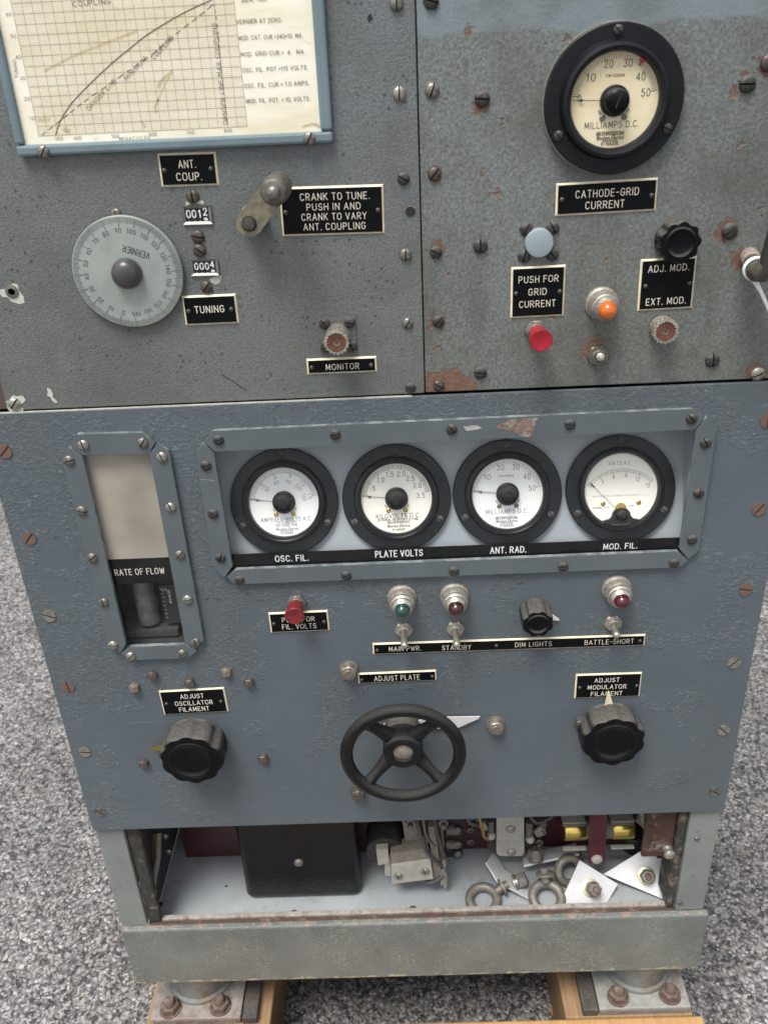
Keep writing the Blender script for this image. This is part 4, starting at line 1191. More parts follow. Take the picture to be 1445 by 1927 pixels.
        text(tm, 'Western Electric', .04 * dr, -.78 * dr, .0022, ink, y, width=.0185, t=.00034, shear=.3)
        text(tm, 'MADE IN U.S.A.', .04 * dr, -.845 * dr, .0010, ink, y, width=.0105, t=.0002)
        text(tm, 'D-169085', .04 * dr, -.905 * dr, .0016, ink, y, width=.0098, t=.0003)
    if spec == 'volt':
        text(tm, 'VOLTS A.C.', -.02 * dr, .73 * dr, .0027, ink, y, width=.0185, t=.0003)
        for st, v in [('3', 3), ('6', 6), ('9', 9), ('12', 12), ('15', 15)]:
            a = R(137 - 90 * v / 15)
            text(tm, st, pv.x + .0315 * math.cos(a), pv.y + .0315 * math.sin(a), .0032, ink, y, t=.0004, rot=(a - PI / 2) * .6)
        text(tm, 'WESTON ELECTRICAL INSTRUMENT CORP. NEWARK, N.J., U.S.A.', 0, -.17 * dr, .0011, ink, y, width=.0455, t=.00011)
        text(tm, 'MODEL 476', -.54 * dr, -.49 * dr, .0013, ink, y, width=.0125, t=.00026)
        text(tm, 'NO.', .31 * dr, -.47 * dr, .0013, ink, y, width=.0035, t=.00026)
    link('lettering', tm.mesh('lettering', 0, fix=False), o, (0, 0, 0), local=True)
    # needle
    mb = MB(); nm = 'needle_blue_steel'
    if spec == 'volt':
        a = R(133.5); d = Vector((math.cos(a), math.sin(a)))
        mb.ribbon([tuple(pv + d * .002), tuple(pv + d * .0378)], .00032, yd - .0012, nm)
        mb.ribbon([tuple(pv + d * .0325), tuple(pv + d * .0355)], .0012, yd - .00125, nm)
    else:
        a = R({'big': 177, 'amp': 173, 'kv': 174, 'ma': 173}[spec]); d = Vector((math.cos(a), math.sin(a)))
        mb.ribbon([tuple(d * .008), tuple(d * dr * .96)], .00042, yd - .0012, nm)
        mb.prism([(d.x * q + s * d.y * .0009, d.y * q - s * d.x * .0009) for q, s in ((dr * .70, 0), (dr * .755, 1), (dr * .84, 0), (dr * .755, -1))], yd - .0014, yd - .0011, nm)
    link('needle', mb.mesh('needle', 0), o, (0, 0, 0), local=True)
    mb = MB()
    if spec == 'volt':
        # dark lower cover with the zero adjuster
        pts = []
        for i in range(13):
            a = R(180 + 15 * i); pts.append((.0075 * math.cos(a) * 1.0, -.0245 + .0075 * -abs(math.sin(a)) * .4))
        poly = [(-.0150, -.0252), (-.0095, -.0240), (-.0075, -.0215), (-.0068, -.0185), (-.0045, -.0160), (0, -.0150), (.0045, -.0160), (.0068, -.0185), (.0075, -.0215), (.0095, -.0240), (.0150, -.0252), (.0100, -.0275), (0, -.0288), (-.0100, -.0275)]
        mb.prism(poly, yd - .0030, yd - .0002, 'black_meter_rim')
        mb.lathe([(.0046, .003), (.0046, .0055), (.0036, .0066), (.0005, .0070)], (0, yd, -.0212), 'black_bakelite', 28)
    else:
        zc = 0.0
        mb.lathe([(.0094, .0004), (.0094, .0022), (.0084, .0028)], (0, yd, zc), 'black_meter_rim', 40)
        mb.lathe([(.0077, .0028), (.0077, .0085), (.0068, .0100), (.0040, .0108), (.0005, .0110)], (0, yd, zc), 'black_bakelite', 40)
    hub = link('zero_adjuster', mb.mesh('zero_adjuster', 45), o, (0, 0, 0), local=True)
    mb = MB()
    if spec == 'volt':
        mb.ribbon([(-.001, -.0197), (.001, -.0227)], .0007, yd - .00705, 'slot_shade_grime')
    else:
        sa_ = {'big': 70, 'amp': 125, 'kv': 88, 'ma': 0}[spec]
        dd = Vector((math.cos(R(sa_)), math.sin(R(sa_)))) * .0035
        mb.ribbon([(-dd.x, -dd.y), (dd.x, dd.y)], .0011, yd - .01125, 'slot_shade_grime')
    link('slot', mb.mesh('slot', 0, fix=False), hub, (0, 0, 0), local=True)
    # eyelets and lugs
    for sx in (-1, 1):
        mb = MB()
        c = 'brass' if spec in ('amp', 'kv', 'volt') else 'dull_screw_steel'
        if spec == 'volt':
            q = (sx * .0145, -.0112)
        else:
            q = (sx * .0070, -.0098)
            mb.obox((q[0] + sx * .0018, yd - .0006, q[1] + .0034), Vector((.0004, 0, 0)), Vector((0, .0002, 0)), Vector((sx * .0010, 0, .0014)), c)
        mb.lathe([(.0019, .0003), (.0019, .0008), (.0012, .0012), (.0010, .0007)], (q[0], yd, q[1]), c, 16)
        link('eyelet', mb.mesh('eyelet', 50), o, (0, 0, 0), local=True)
    if spec == 'volt':
        mb = MB(); mb.lathe([(.0044, .0003), (.0044, .0012), (.0034, .0014)], (0, yd, -.0155), 'brass', 24)
        link('movement', mb.mesh('movement', 45), o, (0, 0, 0), local=True)
    if spec == 'big':
        mb = MB(); a = R(56); mb.sphere((dr * .97 * math.cos(a), yd - .0025, dr * .97 * math.sin(a)), .0017, 'red_button_plastic'); mb.tube([(dr * .97 * math.cos(a), yd - .0022, dr * .97 * math.sin(a)), (dr * .86 * math.cos(a - .03), yd - .0008, dr * .86 * math.sin(a - .03))], .0004, 'red_button_plastic', 6)
        link('limit_marker', mb.mesh('limit_marker', 45), o, (0, 0, 0), local=True)
    for dg in (90, 208, -28):
        a = R(dg + {'big': 1.0}.get(spec, 0))
        s = screw((0, 0, 0), L_, o, r=.0032, ang=random.uniform(20, 70))
        s.location = (.0397 * math.cos(a), -th, .0397 * math.sin(a))
    mb = MB(); mb.lathe([(dr + .0004, 0), (dr * .6, .0004), (.0003, .0006)], (0, -(th + .0034), 0), 'dial_glass', 48, cap0=False)
    if spec != 'volt' :
        mb = MB(); mb.lathe([(dr + .0004, 0), (.0086, .0004)], (0, -(th + .0034), 0), 'dial_glass', 48, cap0=False, cap1=False)
    link('glass', mb.mesh('glass', 60), o, (0, 0, 0), local=True)
    return o
# the meters in the window stand on a board that leans back, its foot close behind the glass
TILT = R(19)
BN = Vector((0, -math.cos(TILT), math.sin(TILT)))          # what the board faces
BP = Vector((0, 0.0085, wz0 - .003))                        # a point of its lower edge
def onboard(u, v, lift):
    return onplane(u, v, BP + BN * lift, BN)
def wmeter(u, v, spec, label):
    p = onboard(u, v, .0055) - BN * .0055
    meter(p, None, spec, label, TILT)
meter(at(1155.5, 189.5, UR - .007), UR, 'big', 'large cream milliammeter at top right with a red limit marker')
wmeter(534.5, 945, 'amp', 'leftmost meter in the window, amperes-volts scale')
wmeter(746, 938, 'kv', 'kilovolts meter second from the left in the window')
wmeter(954.5, 929.5, 'ma', 'white milliammeter third from the left in the window')
wmeter(1167.5, 921, 'volt', 'rightmost meter in the window, volts A.C. with a low pivot')

# ------------------------------------------------------------------ meter window
def strips(c_polys, Y0, nm_root, label, mat='blue_grey_frame_paint'):
    rt = link(nm_root, None, ROOT, (0, 0, 0), label)
    for pl in c_polys:
        mb = MB(); q = [A(c, x, y, Y0) for c, x, y in pl]
        mb.prism([(p.x, p.z) for p in q], Y0, -0.0002, mat, rim='worn_frame_edge')
        link('frame_bar', mb.mesh('frame_bar', 0), rt, (0, 0, 0), bevel=.0007)
    return rt
FY = -0.0042
MW = strips([
    [('t', 400.8, 811), ('t', 1302, 769.5), ('t', 1325, 787), ('t', 1307, 808), ('t', 404, 849.5), ('t', 385.5, 832)],
    [('t', 383, 834.5), ('t', 402.5, 852.5), ('t', 437.3, 1066), ('t', 421.6, 1087), ('t', 401.5, 1064.5), ('t', 368.7, 853.4)],
    [('t', 444, 1072.5), ('t', 1275, 1038), ('t', 1293.5, 1054.7), ('t', 1278, 1067.5), ('t', 443, 1099.5), ('t', 427, 1086)],
    [('t', 1330.3, 786), ('t', 1347.8, 806), ('t', 1313.6, 1036.5), ('t', 1294.5, 1051), ('t', 1278.5, 1034), ('t', 1309.5, 810)]], FY, 'meter_window', 'wide glazed window framing four round meters')
for (c, x, y) in [('d2', 148, 195), ('d2', 782, 165), ('d2', 1415, 137), ('d2', 80, 335), ('d2', 120, 597), ('d2', 160, 837), ('d2', 262, 957), ('d2', 843, 932), ('d2', 1427, 908),
                  ('d3', 598, 150), ('d3', 1188, 123), ('d3', 1255, 242), ('d3', 1222, 485), ('d3', 1190, 710), ('d3', 1103, 824), ('d3', 565, 840)]:
    screw(A(c, x, y, FY), L_, MW, r=.0042)
chip([(232, 165), (250, 158), (258, 150), (290, 143), (300, 130), (340, 124), (445, 120), (438, 140), (425, 165), (428, 185), (420, 205), (392, 212), (360, 208), (345, 196), (325, 192), (318, 182), (300, 184), (285, 174), (262, 178), (250, 172)], 'd3', FY, m='worn_patch')
chip([(82, 160), (105, 162), (120, 156), (150, 157), (172, 168), (150, 176), (120, 180), (100, 183), (88, 174)], 'd3', FY, m='bare_edge_metal')
mb = MB()
WX0, WX1, WZ0, WZ1 = wx0 - .003, wx1 + .003, wz0 - .003, wz1 + .003
bz1 = WZ1 + .004
by0, by1 = BP.y, BP.y + (bz1 - BP.z) * math.tan(TILT)
mb.add([(WX0 - .003, by0, WZ0 - .001), (WX1 + .003, by0, WZ0 - .001), (WX1 + .003, by1, bz1), (WX0 - .003, by1, bz1),
        (WX0 - .003, by0 + .002, WZ0 - .001), (WX1 + .003, by0 + .002, WZ0 - .001), (WX1 + .003, by1 + .002, bz1), (WX0 - .003, by1 + .002, bz1)],
       [(0, 1, 2, 3), (7, 6, 5, 4), (0, 4, 5, 1), (1, 5, 6, 2), (2, 6, 7, 3), (3, 7, 4, 0)], 'recess_grey')
for a in (WX0 - .0050, WX1 + .0031):
    mb.box(a, a + .0019, .0037, by1, WZ0 - .004, bz1, 'recess_grey')
mb.box(WX0 - .003, WX1 + .003, .0037, by1 - .001, bz1 - .001, bz1 + .001, 'recess_grey')
mb.box(WX0 - .003, WX1 + .003, .0037, by0 - .0002, WZ0 - .004, WZ0 - .002, 'recess_grey')
link('recess', mb.mesh('recess', 0), MW)
mb = MB(); mb.sheet([(WX0, WZ0), (WX1, WZ0), (WX1, WZ1), (WX0, WZ1)], .0012, 'window_glass')
link('glass', mb.mesh('glass', 0), MW)
# label strip along the bottom of the window
lt = [A('d2', 215, 821, .003), A('d3', 1130, 700, .003)]
ztop = (lt[0].z + lt[1].z) / 2
mb = MB(); mb.box(WX0, WX1, .0026, .0036, WZ0, ztop, 'black_label_tape')
LS = link('label_strip', mb.mesh('label_strip', 0), MW)
tm = MB()
for c, st, x, y, wpx, hpx in [('d2', 'OSC. FIL.', 547, 839, 178, 30), ('d2', 'PLATE VOLTS', 1129, 813, 254, 32), ('d3', 'ANT. RAD.', 299, 760, 172, 28), ('d3', 'MOD. FIL.', 843, 742, 162, 25)]:
    p = A(c, x, y, .0026); a = A(c, x - wpx / 2, y, .0026); b_ = A(c, x + wpx / 2, y, .0026); u = A(c, x, y - hpx / 2, .0026); d = A(c, x, y + hpx / 2, .0026)
    text(tm, st, p.x, p.z, u.z - d.z, 'white_lettering', .00245, width=b_.x - a.x, t=(u.z - d.z) * .15)
link('lettering', tm.mesh('lettering', 0, fix=False), LS)

# ------------------------------------------------------------------ rate of flow window
FW = strips([
    [('d1', 455, 181), ('d1', 838, 172), ('d1', 914, 236), ('d1', 882, 292), ('d1', 490, 303), ('d1', 412, 243)],
    [('d1', 930, 236), ('d1', 1000, 282), ('d1', 1205, 1400), ('d1', 1152, 1448), ('d1', 1094, 1404), ('d1', 884, 296)],
    [('d1', 770, 1438), ('d1', 1085, 1425), ('d1', 1163, 1463), ('d1', 1110, 1503), ('d1', 780, 1515), ('d1', 718, 1478)],
    [('d1', 410, 258), ('d1', 488, 308), ('d1', 745, 1420), ('d1', 712, 1468), ('d1', 640, 1430), ('d1', 368, 312)]], FY, 'flow_window', 'tall narrow glazed window of the flow gauge at left')
for i, (x, y) in enumerate([(495, 242), (845, 230), (958, 313), (1010, 610), (1064, 892), (1110, 1155), (1157, 1407), (1080, 1475), (775, 1490), (670, 1425), (614, 1172), (549, 908), (484, 630), (410, 334)]):
    screw(A('d1', x, y, FY), B if i in (0, 2, 3, 5, 8, 9) else D_, FW, r=.0042)
FX0, FX1, FZ0, FZ1 = fx0 - .003, fx1 + .003, fz0 - .003, fz1 + .003
mb = MB(); mb.sheet([(FX0, FZ0), (FX1, FZ0), (FX1, FZ1), (FX0, FZ1)], .0012, 'window_glass'); link('glass', mb.mesh('glass', 0), FW)
zt = (A('d1', 640, 918, .004).z + A('d1', 995, 903, .004).z) / 2; zb = (A('d1', 662, 1062, .004).z + A('d1', 1028, 1050, .004).z) / 2
mb = MB(); mb.box(FX0, FX1, .0032, .0042, zt, FZ1, 'frosted_beige'); link('backing_card', mb.mesh('backing_card', 0), FW)
mb = MB(); mb.box(FX0, FX1, .0030, .0042, zb, zt - .0003, 'black_label_tape'); LS = link('label_strip', mb.mesh('label_strip', 0), FW)
tm = MB()
p = A('d1', 826, 991, .003); a = A('d1', 680, 991, .003); b_ = A('d1', 972, 991, .003); u = A('d1', 826, 975, .003); d = A('d1', 826, 1008, .003)
text(tm, 'RATE OF FLOW', p.x, p.z, u.z - d.z, 'cream_engraving', .00285, width=b_.x - a.x, t=(u.z - d.z) * .12, rot=R(0.3))
link('lettering', tm.mesh('lettering', 0, fix=False), LS)
# the gauge behind the lower pane
mb = MB()
mb.box(FX0 - .004, FX1 + .004, .050, .052, FZ0 - .004, zb + .01, 'recess_black')
mb.box(FX0 - .006, FX0 - .004, .0042, .050, FZ0 - .004, zb + .01, 'recess_black'); mb.box(FX1 + .004, FX1 + .006, .0042, .050, FZ0 - .004, zb + .01, 'recess_black')
mb.box(FX0 - .004, FX1 + .004, .0042, .050, FZ0 - .006, FZ0 - .004, 'recess_black')
link('recess', mb.mesh('recess', 0), FW)
pt = A('d1', 880, 1080, .025); pb = A('d1', 905, 1270, .025)
mb = MB(); xm = (pt.x + pb.x) / 2 - .004
mb.lathe([(.0095, 0), (.0095, .055), (.0085, .056)], (xm, .026, pb.z - .002), 'cloudy_tube', 24, axis=(0, 0, 1))
mb.box(xm - .026, xm + .026, .016, .046, FZ0 - .002, pb.z - .006, 'interior_dark')
tube = link('flow_tube', mb.mesh('flow_tube', 40), FW)
mb = MB(); sx = A('d1', 955, 1150, .02).x
mb.box(sx, sx + .016, .020, .022, pb.z - .002, pt.z + .004, 'recess_black'); sp_ = link('flow_scale', mb.mesh('flow_scale', 0), FW)
tm = MB()
q = A('d1', 972, 1098, .02); text(tm, '1.0', q.x, q.z, .0026, 'cream_engraving', .0197, t=.0003)
q = A('d1', 1005, 1138, .02); text(tm, 'GPM-WATER', q.x, q.z, .0020, 'cream_engraving', .0197, width=.0135, t=.0003, rot=R(90))
for k in range(8):
    zz = pt.z - k * (pt.z - pb.z) / 8; tm.ribbon([(sx + .001, zz), (sx + .003, zz)], .00025, .0197, 'cream_engraving')
link('lettering', tm.mesh('lettering', 0, fix=False), sp_)

# ------------------------------------------------------------------ push buttons, lamps, toggles, connectors, knobs
def push_button(base, mat, cap_r, neck_r, D, label):
    c = base
    mb = MB(off=c)
    mb.lathe([(.0080, 0), (.0080, .0030), (.0066, .0036)], c, 'dull_screw_steel', 36, rad=lambda a, d: 0.9 / max(.01, math.cos((a % (PI / 3)) - PI / 6)) if d < .0032 else 1.0)
    mb.lathe([(.0056, .003), (.0056, .0085), (.0050, .009)], c, 'nickel_bright', 24)
    o = link('push_button', mb.mesh('push_button', 35), ROOT, c, label)
    mb = MB(off=c)
    mb.lathe([(neck_r, .0075), (neck_r * 1.02, .011), (cap_r * .98, D - .002), (cap_r, D - .0008), (cap_r * .93, D), (cap_r * .6, D - .0004), (.0003, D - .0009)], c, mat, 36)
    link('button_cap', mb.mesh('button_cap', 45), o, c)
push_button(A('c6', 493, 522, UR), 'red_button_plastic', .0081, .0056, .0275, 'bright red push button under its black nameplate')
push_button(A('d4', 270, 212), 'dull_red_plastic', .0082, .0064, .0225, 'dull dark red push button overlapping its nameplate')

def lamp(base, tip, D, lens, rb, rl, label, mat='nickel_dusty', ringmat='nickel_bright'):
    c = base
    mb = MB(off=c)
    mb.lathe([(rb * 1.08, 0), (rb * 1.10, .0012), (rb * 1.08, .0024), (rb * .98, .0030), (rb * .94, .0034), (rb * .96, .0038), (rb * .97, .0105), (rb * .93, .0115)], c, mat, 48, rad=lambda a, d: 1 + (.012 * math.cos(a * 36) if .0036 < d < .011 else 0))
    mb.lathe([(rb * .84, .0112), (rb * .90, .0122), (rb * .90, .0142), (rb * .82, .0150), (rb * .80, .0154), (rb * .82, .0160), (rb * .76, .0180), (rb * .62, .0195), (rl * 1.02, .0200)], c, ringmat, 48)
    o = link('indicator_lamp', mb.mesh('indicator_lamp', 40), ROOT, c, label)
    mb = MB(off=c)
    mb.lathe([(rl, .0190), (rl, .0205), (rl * .93, .0228), (rl * .75, .0250), (rl * .45, .0266), (rl * .02, .0272)], c, lens, 32)
    link('lens', mb.mesh('lens', 60), o, c)
lamp(A('c6', 762, 412, UR), None, .03, 'amber_lens', .0108, .0064, 'dusty indicator lamp with an orange lens', 'nickel_dusty', 'nickel_dusty')
lamp(A('d4', 950, 180), None, .02, 'green_lens', .0113, .0064, 'indicator lamp with a dark green lens')
lamp(A('d4', 1289, 168), None, .02, 'red_lens', .0112, .0064, 'indicator lamp with a dark red lens above the standby switch')
lamp(A('d5', 958, 122), None, .02, 'bright_red_lens', .0113, .0064, 'indicator lamp with a red lens at the right end of the row')

def toggle(base, tip, label, big=False):
    c = base
    mb = MB(off=c)
    r = .0078
    mb.lathe([(r, 0), (r, .0022), (r * .9, .0028)], c, 'nickel_bright' if not big else 'dull_screw_steel', 36, rad=lambda a, d: .9 / max(.01, math.cos(((a + .2) % (PI / 3)) - PI / 6)) if d < .0024 else 1.0)
    mb.lathe([(r * .68, .0028), (r * .68, .0052), (r * .52, .0058), (r * .48, .0046)], c, 'nickel_bright' if not big else 'dull_screw_steel', 28)
    o = link('toggle_switch', mb.mesh('toggle_switch', 35), ROOT, c, label)
    mb = MB(off=c)
    p0 = c + Vector((0, -.004, 0))
    d = tip - p0
    P = [p0 + d * k for k in (0, .3, .6, .85, .95, 1.0)]
    mb.tube(P, [.0021, .0023, .0027, .0031, .0028, .0014], 'nickel_bright', 14)
    link('lever', mb.mesh('lever', 50), o, c)
toggle(A('d4', 962, 390), A('d4', 966, 510, -.0235), 'toggle switch above the left end of the long nameplate')
toggle(A('d4', 1295, 383), A('d4', 1304, 505, -.0235), 'toggle switch under the dark red lamp')
toggle(A('d5', 937, 345), A('d5', 964, 440, -.0215), 'toggle switch at the right end of the long nameplate')
toggle(A('c6', 747, 624, UR), A('c6', 760, 634, UR - .016), 'short toggle switch among rust on the right panel', True)

def coax(base, D, r, label, flange):
    c = base
    mb = MB(off=c)
    if flange:
        mb.box(c.x - .0132, c.x + .0132, c.y - .0014, c.y - .0001, c.z - .0132, c.z + .0132, 'grey_hammered_enamel')
    mb.lathe([(r * 1.02, .001), (r * 1.05, .002), (r * 1.02, .003), (r, D - .004), (r * .94, D - .0035)], c, 'nickel_dusty', 48)
    mb.lathe([(r * .92, D - .0036), (r * 1.02, D - .003), (r * 1.02, D), (r * .80, D + .0002), (r * .78, D - .001)], c, 'nickel_bright', 80, rad=lambda a, d: 1 + (.07 if math.sin(a * 18) > 0 else -.03) * (1 if d > D - .0032 else 0), cap1=False)
    o = link('coax_connector', mb.mesh('coax_connector', 35), ROOT, c, label)
    mb = MB(off=c)
    mb.lathe([(r * .79, D - .0012), (r * .76, D - .0004), (r * .40, D - .0006), (r * .38, D - .003)], c, 'dark_red_bakelite_insert', 32, cap1=False)
    mb.lathe([(r * .36, D - .003), (r * .34, D - .0008), (r * .22, D - .0010), (r * .20, D - .003), (.0001, D - .003)], c, 'dull_screw_steel', 20, cap1=False)
    link('insert', mb.mesh('insert', 45), o, c)
    return o
cx = coax(A('c5', 757, 1058, UL), .020, .0084, 'knurled coaxial connector above the monitor nameplate', True)
for (x, y, a) in [(678, 993, 40), (829, 986, 80), (685, 1134, 40), (840, 1128, 30)]:
    screw(A('c5', x, y, UL - .0014), L_, cx, r=.0040, ang=a)
coax(A('c6', 1006, 510, UR), .0125, .0086, 'knurled coaxial connector under the square right nameplate', False)

# blue cap with four screws
c = A('c6', 506, 164, UR); mb = MB(off=c)
mb.lathe([(.0098, .0), (.0098, .0040), (.0092, .0052), (.006, .0058), (.0004, .0060)], c, 'blue_cap_plastic', 40)
bc = link('jewel_cap', mb.mesh('jewel_cap', 50), ROOT, c, 'round pale blue cap with four screws around it')
for (x, y) in [(455, 112), (564, 107), (447, 222), (562, 215)]:
    screw(A('c6', x, y, UR), L_, bc, r=.0044)

def knob(c, Rk, D, lobes, depth, label, skirt=None, face=.62, mat='dusty_black_bakelite'):
    mb = MB(off=c)
    flute = lambda a, d: 1 - depth * (0.5 + 0.5 * math.cos(lobes * a + .5)) ** 1.3 * (1 if d > .002 else .2)
    b0 = Rk * .96
    mb.lathe([(b0, .0005), (b0, .003), (Rk, .0045), (Rk * 1.0, D - .004), (Rk * .985, D - .0015), (Rk * .94, D)], c, mat, 120, rad=flute, cap1=False)
    fl2 = lambda a, d: flute(a, d) if d > D - .0002 else 1.0
    mb.lathe([(Rk * .94, D), (Rk * (face + .10), D + .0003)], c, 'black_bakelite', 120, rad=lambda a, d: flute(a, d) if d < D + .0001 else 1.0, cap0=False, cap1=False)
    mb.lathe([(Rk * (face + .10), D + .0003), (Rk * (face + .04), D + .0010), (Rk * face, D + .0012), (Rk * (face - .05), D + .0004), (Rk * (face - .12), D - .0003), (.0004, D - .0003)], c, 'black_bakelite', 72, cap0=False)
    return link('knob', mb.mesh('knob', 45), ROOT, c, label)
def pointer(par, tip, base_c, half, m, y0, th=.0010):
    d = (tip - base_c); d.y = 0; L = d.length; d.normalize(); n = Vector((-d.z, 0, d.x))
    mb = MB()
    pl = [base_c + n * half, base_c - n * half, base_c + d * (L * .98) - n * .0007, base_c + d * L, base_c + d * (L * .98) + n * .0007]
    mb.prism([(p.x, p.z) for p in pl], y0 - th, y0, m)
    return link('pointer', mb.mesh('pointer', 0), par, bevel=.0002)
c = A('c6', 1062, 152, UR); k = knob(c, .0148, .0140, 9, .10, 'small fluted black knob on the square right nameplate')
c = A('d5', 430, 268); k = knob(c, .0134, .0210, 8, .10, 'small dusty fluted black knob above the word lights')
pointer(k, A('d5', 592, 332, -.002), c, .0075, 'white_zinc_plate', -.0015)
c = A('d6', 801, 448); k = knob(c, .0292, .0260, 10, .065, 'large fluted black knob with a dusty top at lower left')
pointer(k, A('d6', 572, 491, -.006), c, .010, 'brass', -.005)
c = A('d8', 560, 432); c.x -= .002; k = knob(c, .0290, .0225, 10, .065, 'large fluted black knob with an upright cream pointer at lower right')
pointer(k, A('d8', 550, 241, -.004), c, .0095, 'cream_laminate_edge', -.003)

# handwheel
c = A('d7', 567, 512); HWR = .0497
D = .0395
mb = MB(off=c)
rim = [Vector((c.x + HWR * math.cos(2 * PI * i / 72), -D, c.z + HWR * math.sin(2 * PI * i / 72))) for i in range(72)]
mb.tube(rim, .0057, 'black_cast_wheel_paint', 20, closed=True)
for dg in (47, 133, 227, 313):
    a = R(dg); dv = Vector((math.cos(a), 0, math.sin(a)))
    P = [c + dv * (.0145 + .0335 * k) + Vector((0, -(D - .0115 + .0085 * k), 0)) for k in (0, .25, .5, .75, 1)]
    mb.tube(P, [.0078, .0066, .0053, .0050, .0062], 'black_cast_wheel_paint', 14)
mb.lathe([(.0175, D - .020), (.0178, D - .006), (.0172, D - .0015), (.0160, D - .0006), (.0095, D - .0006), (.0090, D - .004)], c, 'black_cast_wheel_paint', 48, cap1=False)
WH = link('handwheel', mb.mesh('handwheel', 50), ROOT, c, 'black four-spoke handwheel with a grey hub and white pointer')
mb = MB(off=c); mb.lathe([(.0089, 0), (.0089, D - .003), (.0082, D - .0024), (.0004, D - .0022)], c, 'relay_tan', 36)
link('shaft', mb.mesh('shaft', 40), WH, c)
mb = MB(off=c); mb.lathe([(.0160, .003), (.0165, .005), (.0150, .0170), (.0120, .019)], c, 'dusty_black_bakelite', 40)
link('boss', mb.mesh('boss', 40), WH, c)
tp = A('d7', 1095, 464, -.003)
mb = MB(); q = [(A('d7', 440, 516, -.003)), A('d7', 470, 500, -.003), A('d7', 690, 490, -.003), A('d7', 700, 470, -.003), tp, A('d7', 1080, 480, -.003), A('d7', 935, 545, -.003), A('d7', 690, 545, -.003), A('d7', 560, 560, -.003), A('d7', 450, 540, -.003)]
mb.prism([(p.x, p.z) for p in q], -.0032, -.0022, 'white_zinc_plate')
link('pointer', mb.mesh('pointer', 0), WH, bevel=.0002)

# ------------------------------------------------------------------ grab handle at the right edge
b0 = A('f2', 470, 500, UR)
HD = link('grab_handle', None, ROOT, b0, 'black grab handle on a pale metal stub at the right edge')
b1 = A('f2', 535, 640, UR - .017); lc = A('f2', 610, 790, UR - .026); e2_ = A('f2', 690, 890, UR - .034)
mb = MB(off=b0)
mb.lathe([(.0062, 0), (.0064, .004), (.0062, (b1 - b0).length), (.0058, (b1 - b0).length + .0005)], b0, 'handle_stub', 28, axis=b1 - b0)
link('stub', mb.mesh('stub', 50), HD, b0)
g0_ = e2_ + Vector((.0050, -.004, .0060))
pts = [b1 - (b1 - b0) * .05, b1 + (lc - b1) * .5, lc, lc + (e2_ - lc) * .6, e2_ + Vector((.001, -.001, .001)), g0_]
mb = MB(off=b0); mb.tube(pts, [.0058, .0060, .0066, .0071, .0074, .0074], 'handle_elbow_metal', 20)
link('elbow', mb.mesh('elbow', 60), HD, b0)
mb = MB(off=b0)
mb.tube([g0_ + Vector((-.0012, .0006, -.005)), g0_ + Vector((.0012, -.0006, .006)), g0_ + Vector((.0045, -.001, .03)), g0_ + Vector((.0075, -.001, .07)), g0_ + Vector((.009, -.001, .13))], [.0072, .0082, .0084, .0084, .0084], 'handle_black', 20)
link('grip', mb.mesh('grip', 60), HD, b0)
t0_ = g0_ + Vector((.009, -.001, .128))
mb = MB(off=b0)
mb.tube([t0_, t0_ + Vector((0, .001, .008)), t0_ + Vector((0, .006, .014)), Vector((t0_.x, UR - .012, t0_.z + .016)), Vector((t0_.x, UR - .0002, t0_.z + .016))], [.0074, .0074, .0070, .0062, .0062], 'handle_elbow_metal', 20)
link('elbow', mb.mesh('elbow', 60), HD, b0)
# white plastic-coated wire looped round the elbow
ax_ = (e2_ - lc).normalized(); u1 = ax_.cross(Vector((0, 0, 1))).normalized(); u2 = u1.cross(ax_)
mb = MB(off=lc)
for off in (-.0009, .0009):
    mb.tube([lc + ax_ * off + u1 * (.0076 * math.cos(2 * PI * i / 32)) + u2 * (.0076 * math.sin(2 * PI * i / 32)) for i in range(32)], .0008, 'white_tie', 8, closed=True)
for k in range(3):
    s0 = lc - u2 * .0074 + u1 * (.0016 * k - .002)
    mb.tube([s0, s0 + Vector((.0045 + .001 * k, -.003, -.009)), s0 + Vector((.014 + .001 * k, -.004, -.026)), s0 + Vector((.028, -.003, -.050)), s0 + Vector((.042, -.002, -.072))], .0007, 'white_tie', 8)
tie = thing('wire_tie', 'white plastic-coated wire looped round the grab handle elbow at the right edge', 'wire', lc, mb.mesh('wire_tie', 50))

# ------------------------------------------------------------------ contents of the open bay (bolted in place)
BY = 0.103
mb = MB(); mb.box(-.262, .262, BY, BY + .004, FZ + .006, .03, 'maroon_phenolic')
TB = link('terminal_board', mb.mesh('terminal_board', 0), ROOT, (0, 0, 0), 'dark maroon terminal board at the back of the open bay')
for (c, x, y) in [('e1', 403, 168), ('e1', 420, 247)]:
    p = A(c, x, y, BY); mb = MB(off=p); mb.lathe([(.0046, 0), (.0042, .0020), (.002, .0032), (.0003, .0034)], p, 'bright_screw_steel', 18); link('rivet', mb.mesh('rivet', 50), TB, p)
for (c, x, y) in [('e2', 885, 185), ('e2', 885, 265)]:
    p = A(c, x, y, BY); mb = MB(off=p); mb.lathe([(.0042, 0), (.0042, .0016), (.0018, .0020), (.0016, .0004)], p, 'dull_screw_steel', 18); link('eyelet', mb.mesh('eyelet', 50), TB, p)
mb = MB(); p0, p1 = A('e2', 715, 120, BY - .006), A('e2', 828, 375, BY - .006)
mb.box(p0.x, p1.x, BY - .006, BY - .001, p1.z, .01, 'coil_black'); BLK = link('contact_block', mb.mesh('contact_block', 0), ROOT)
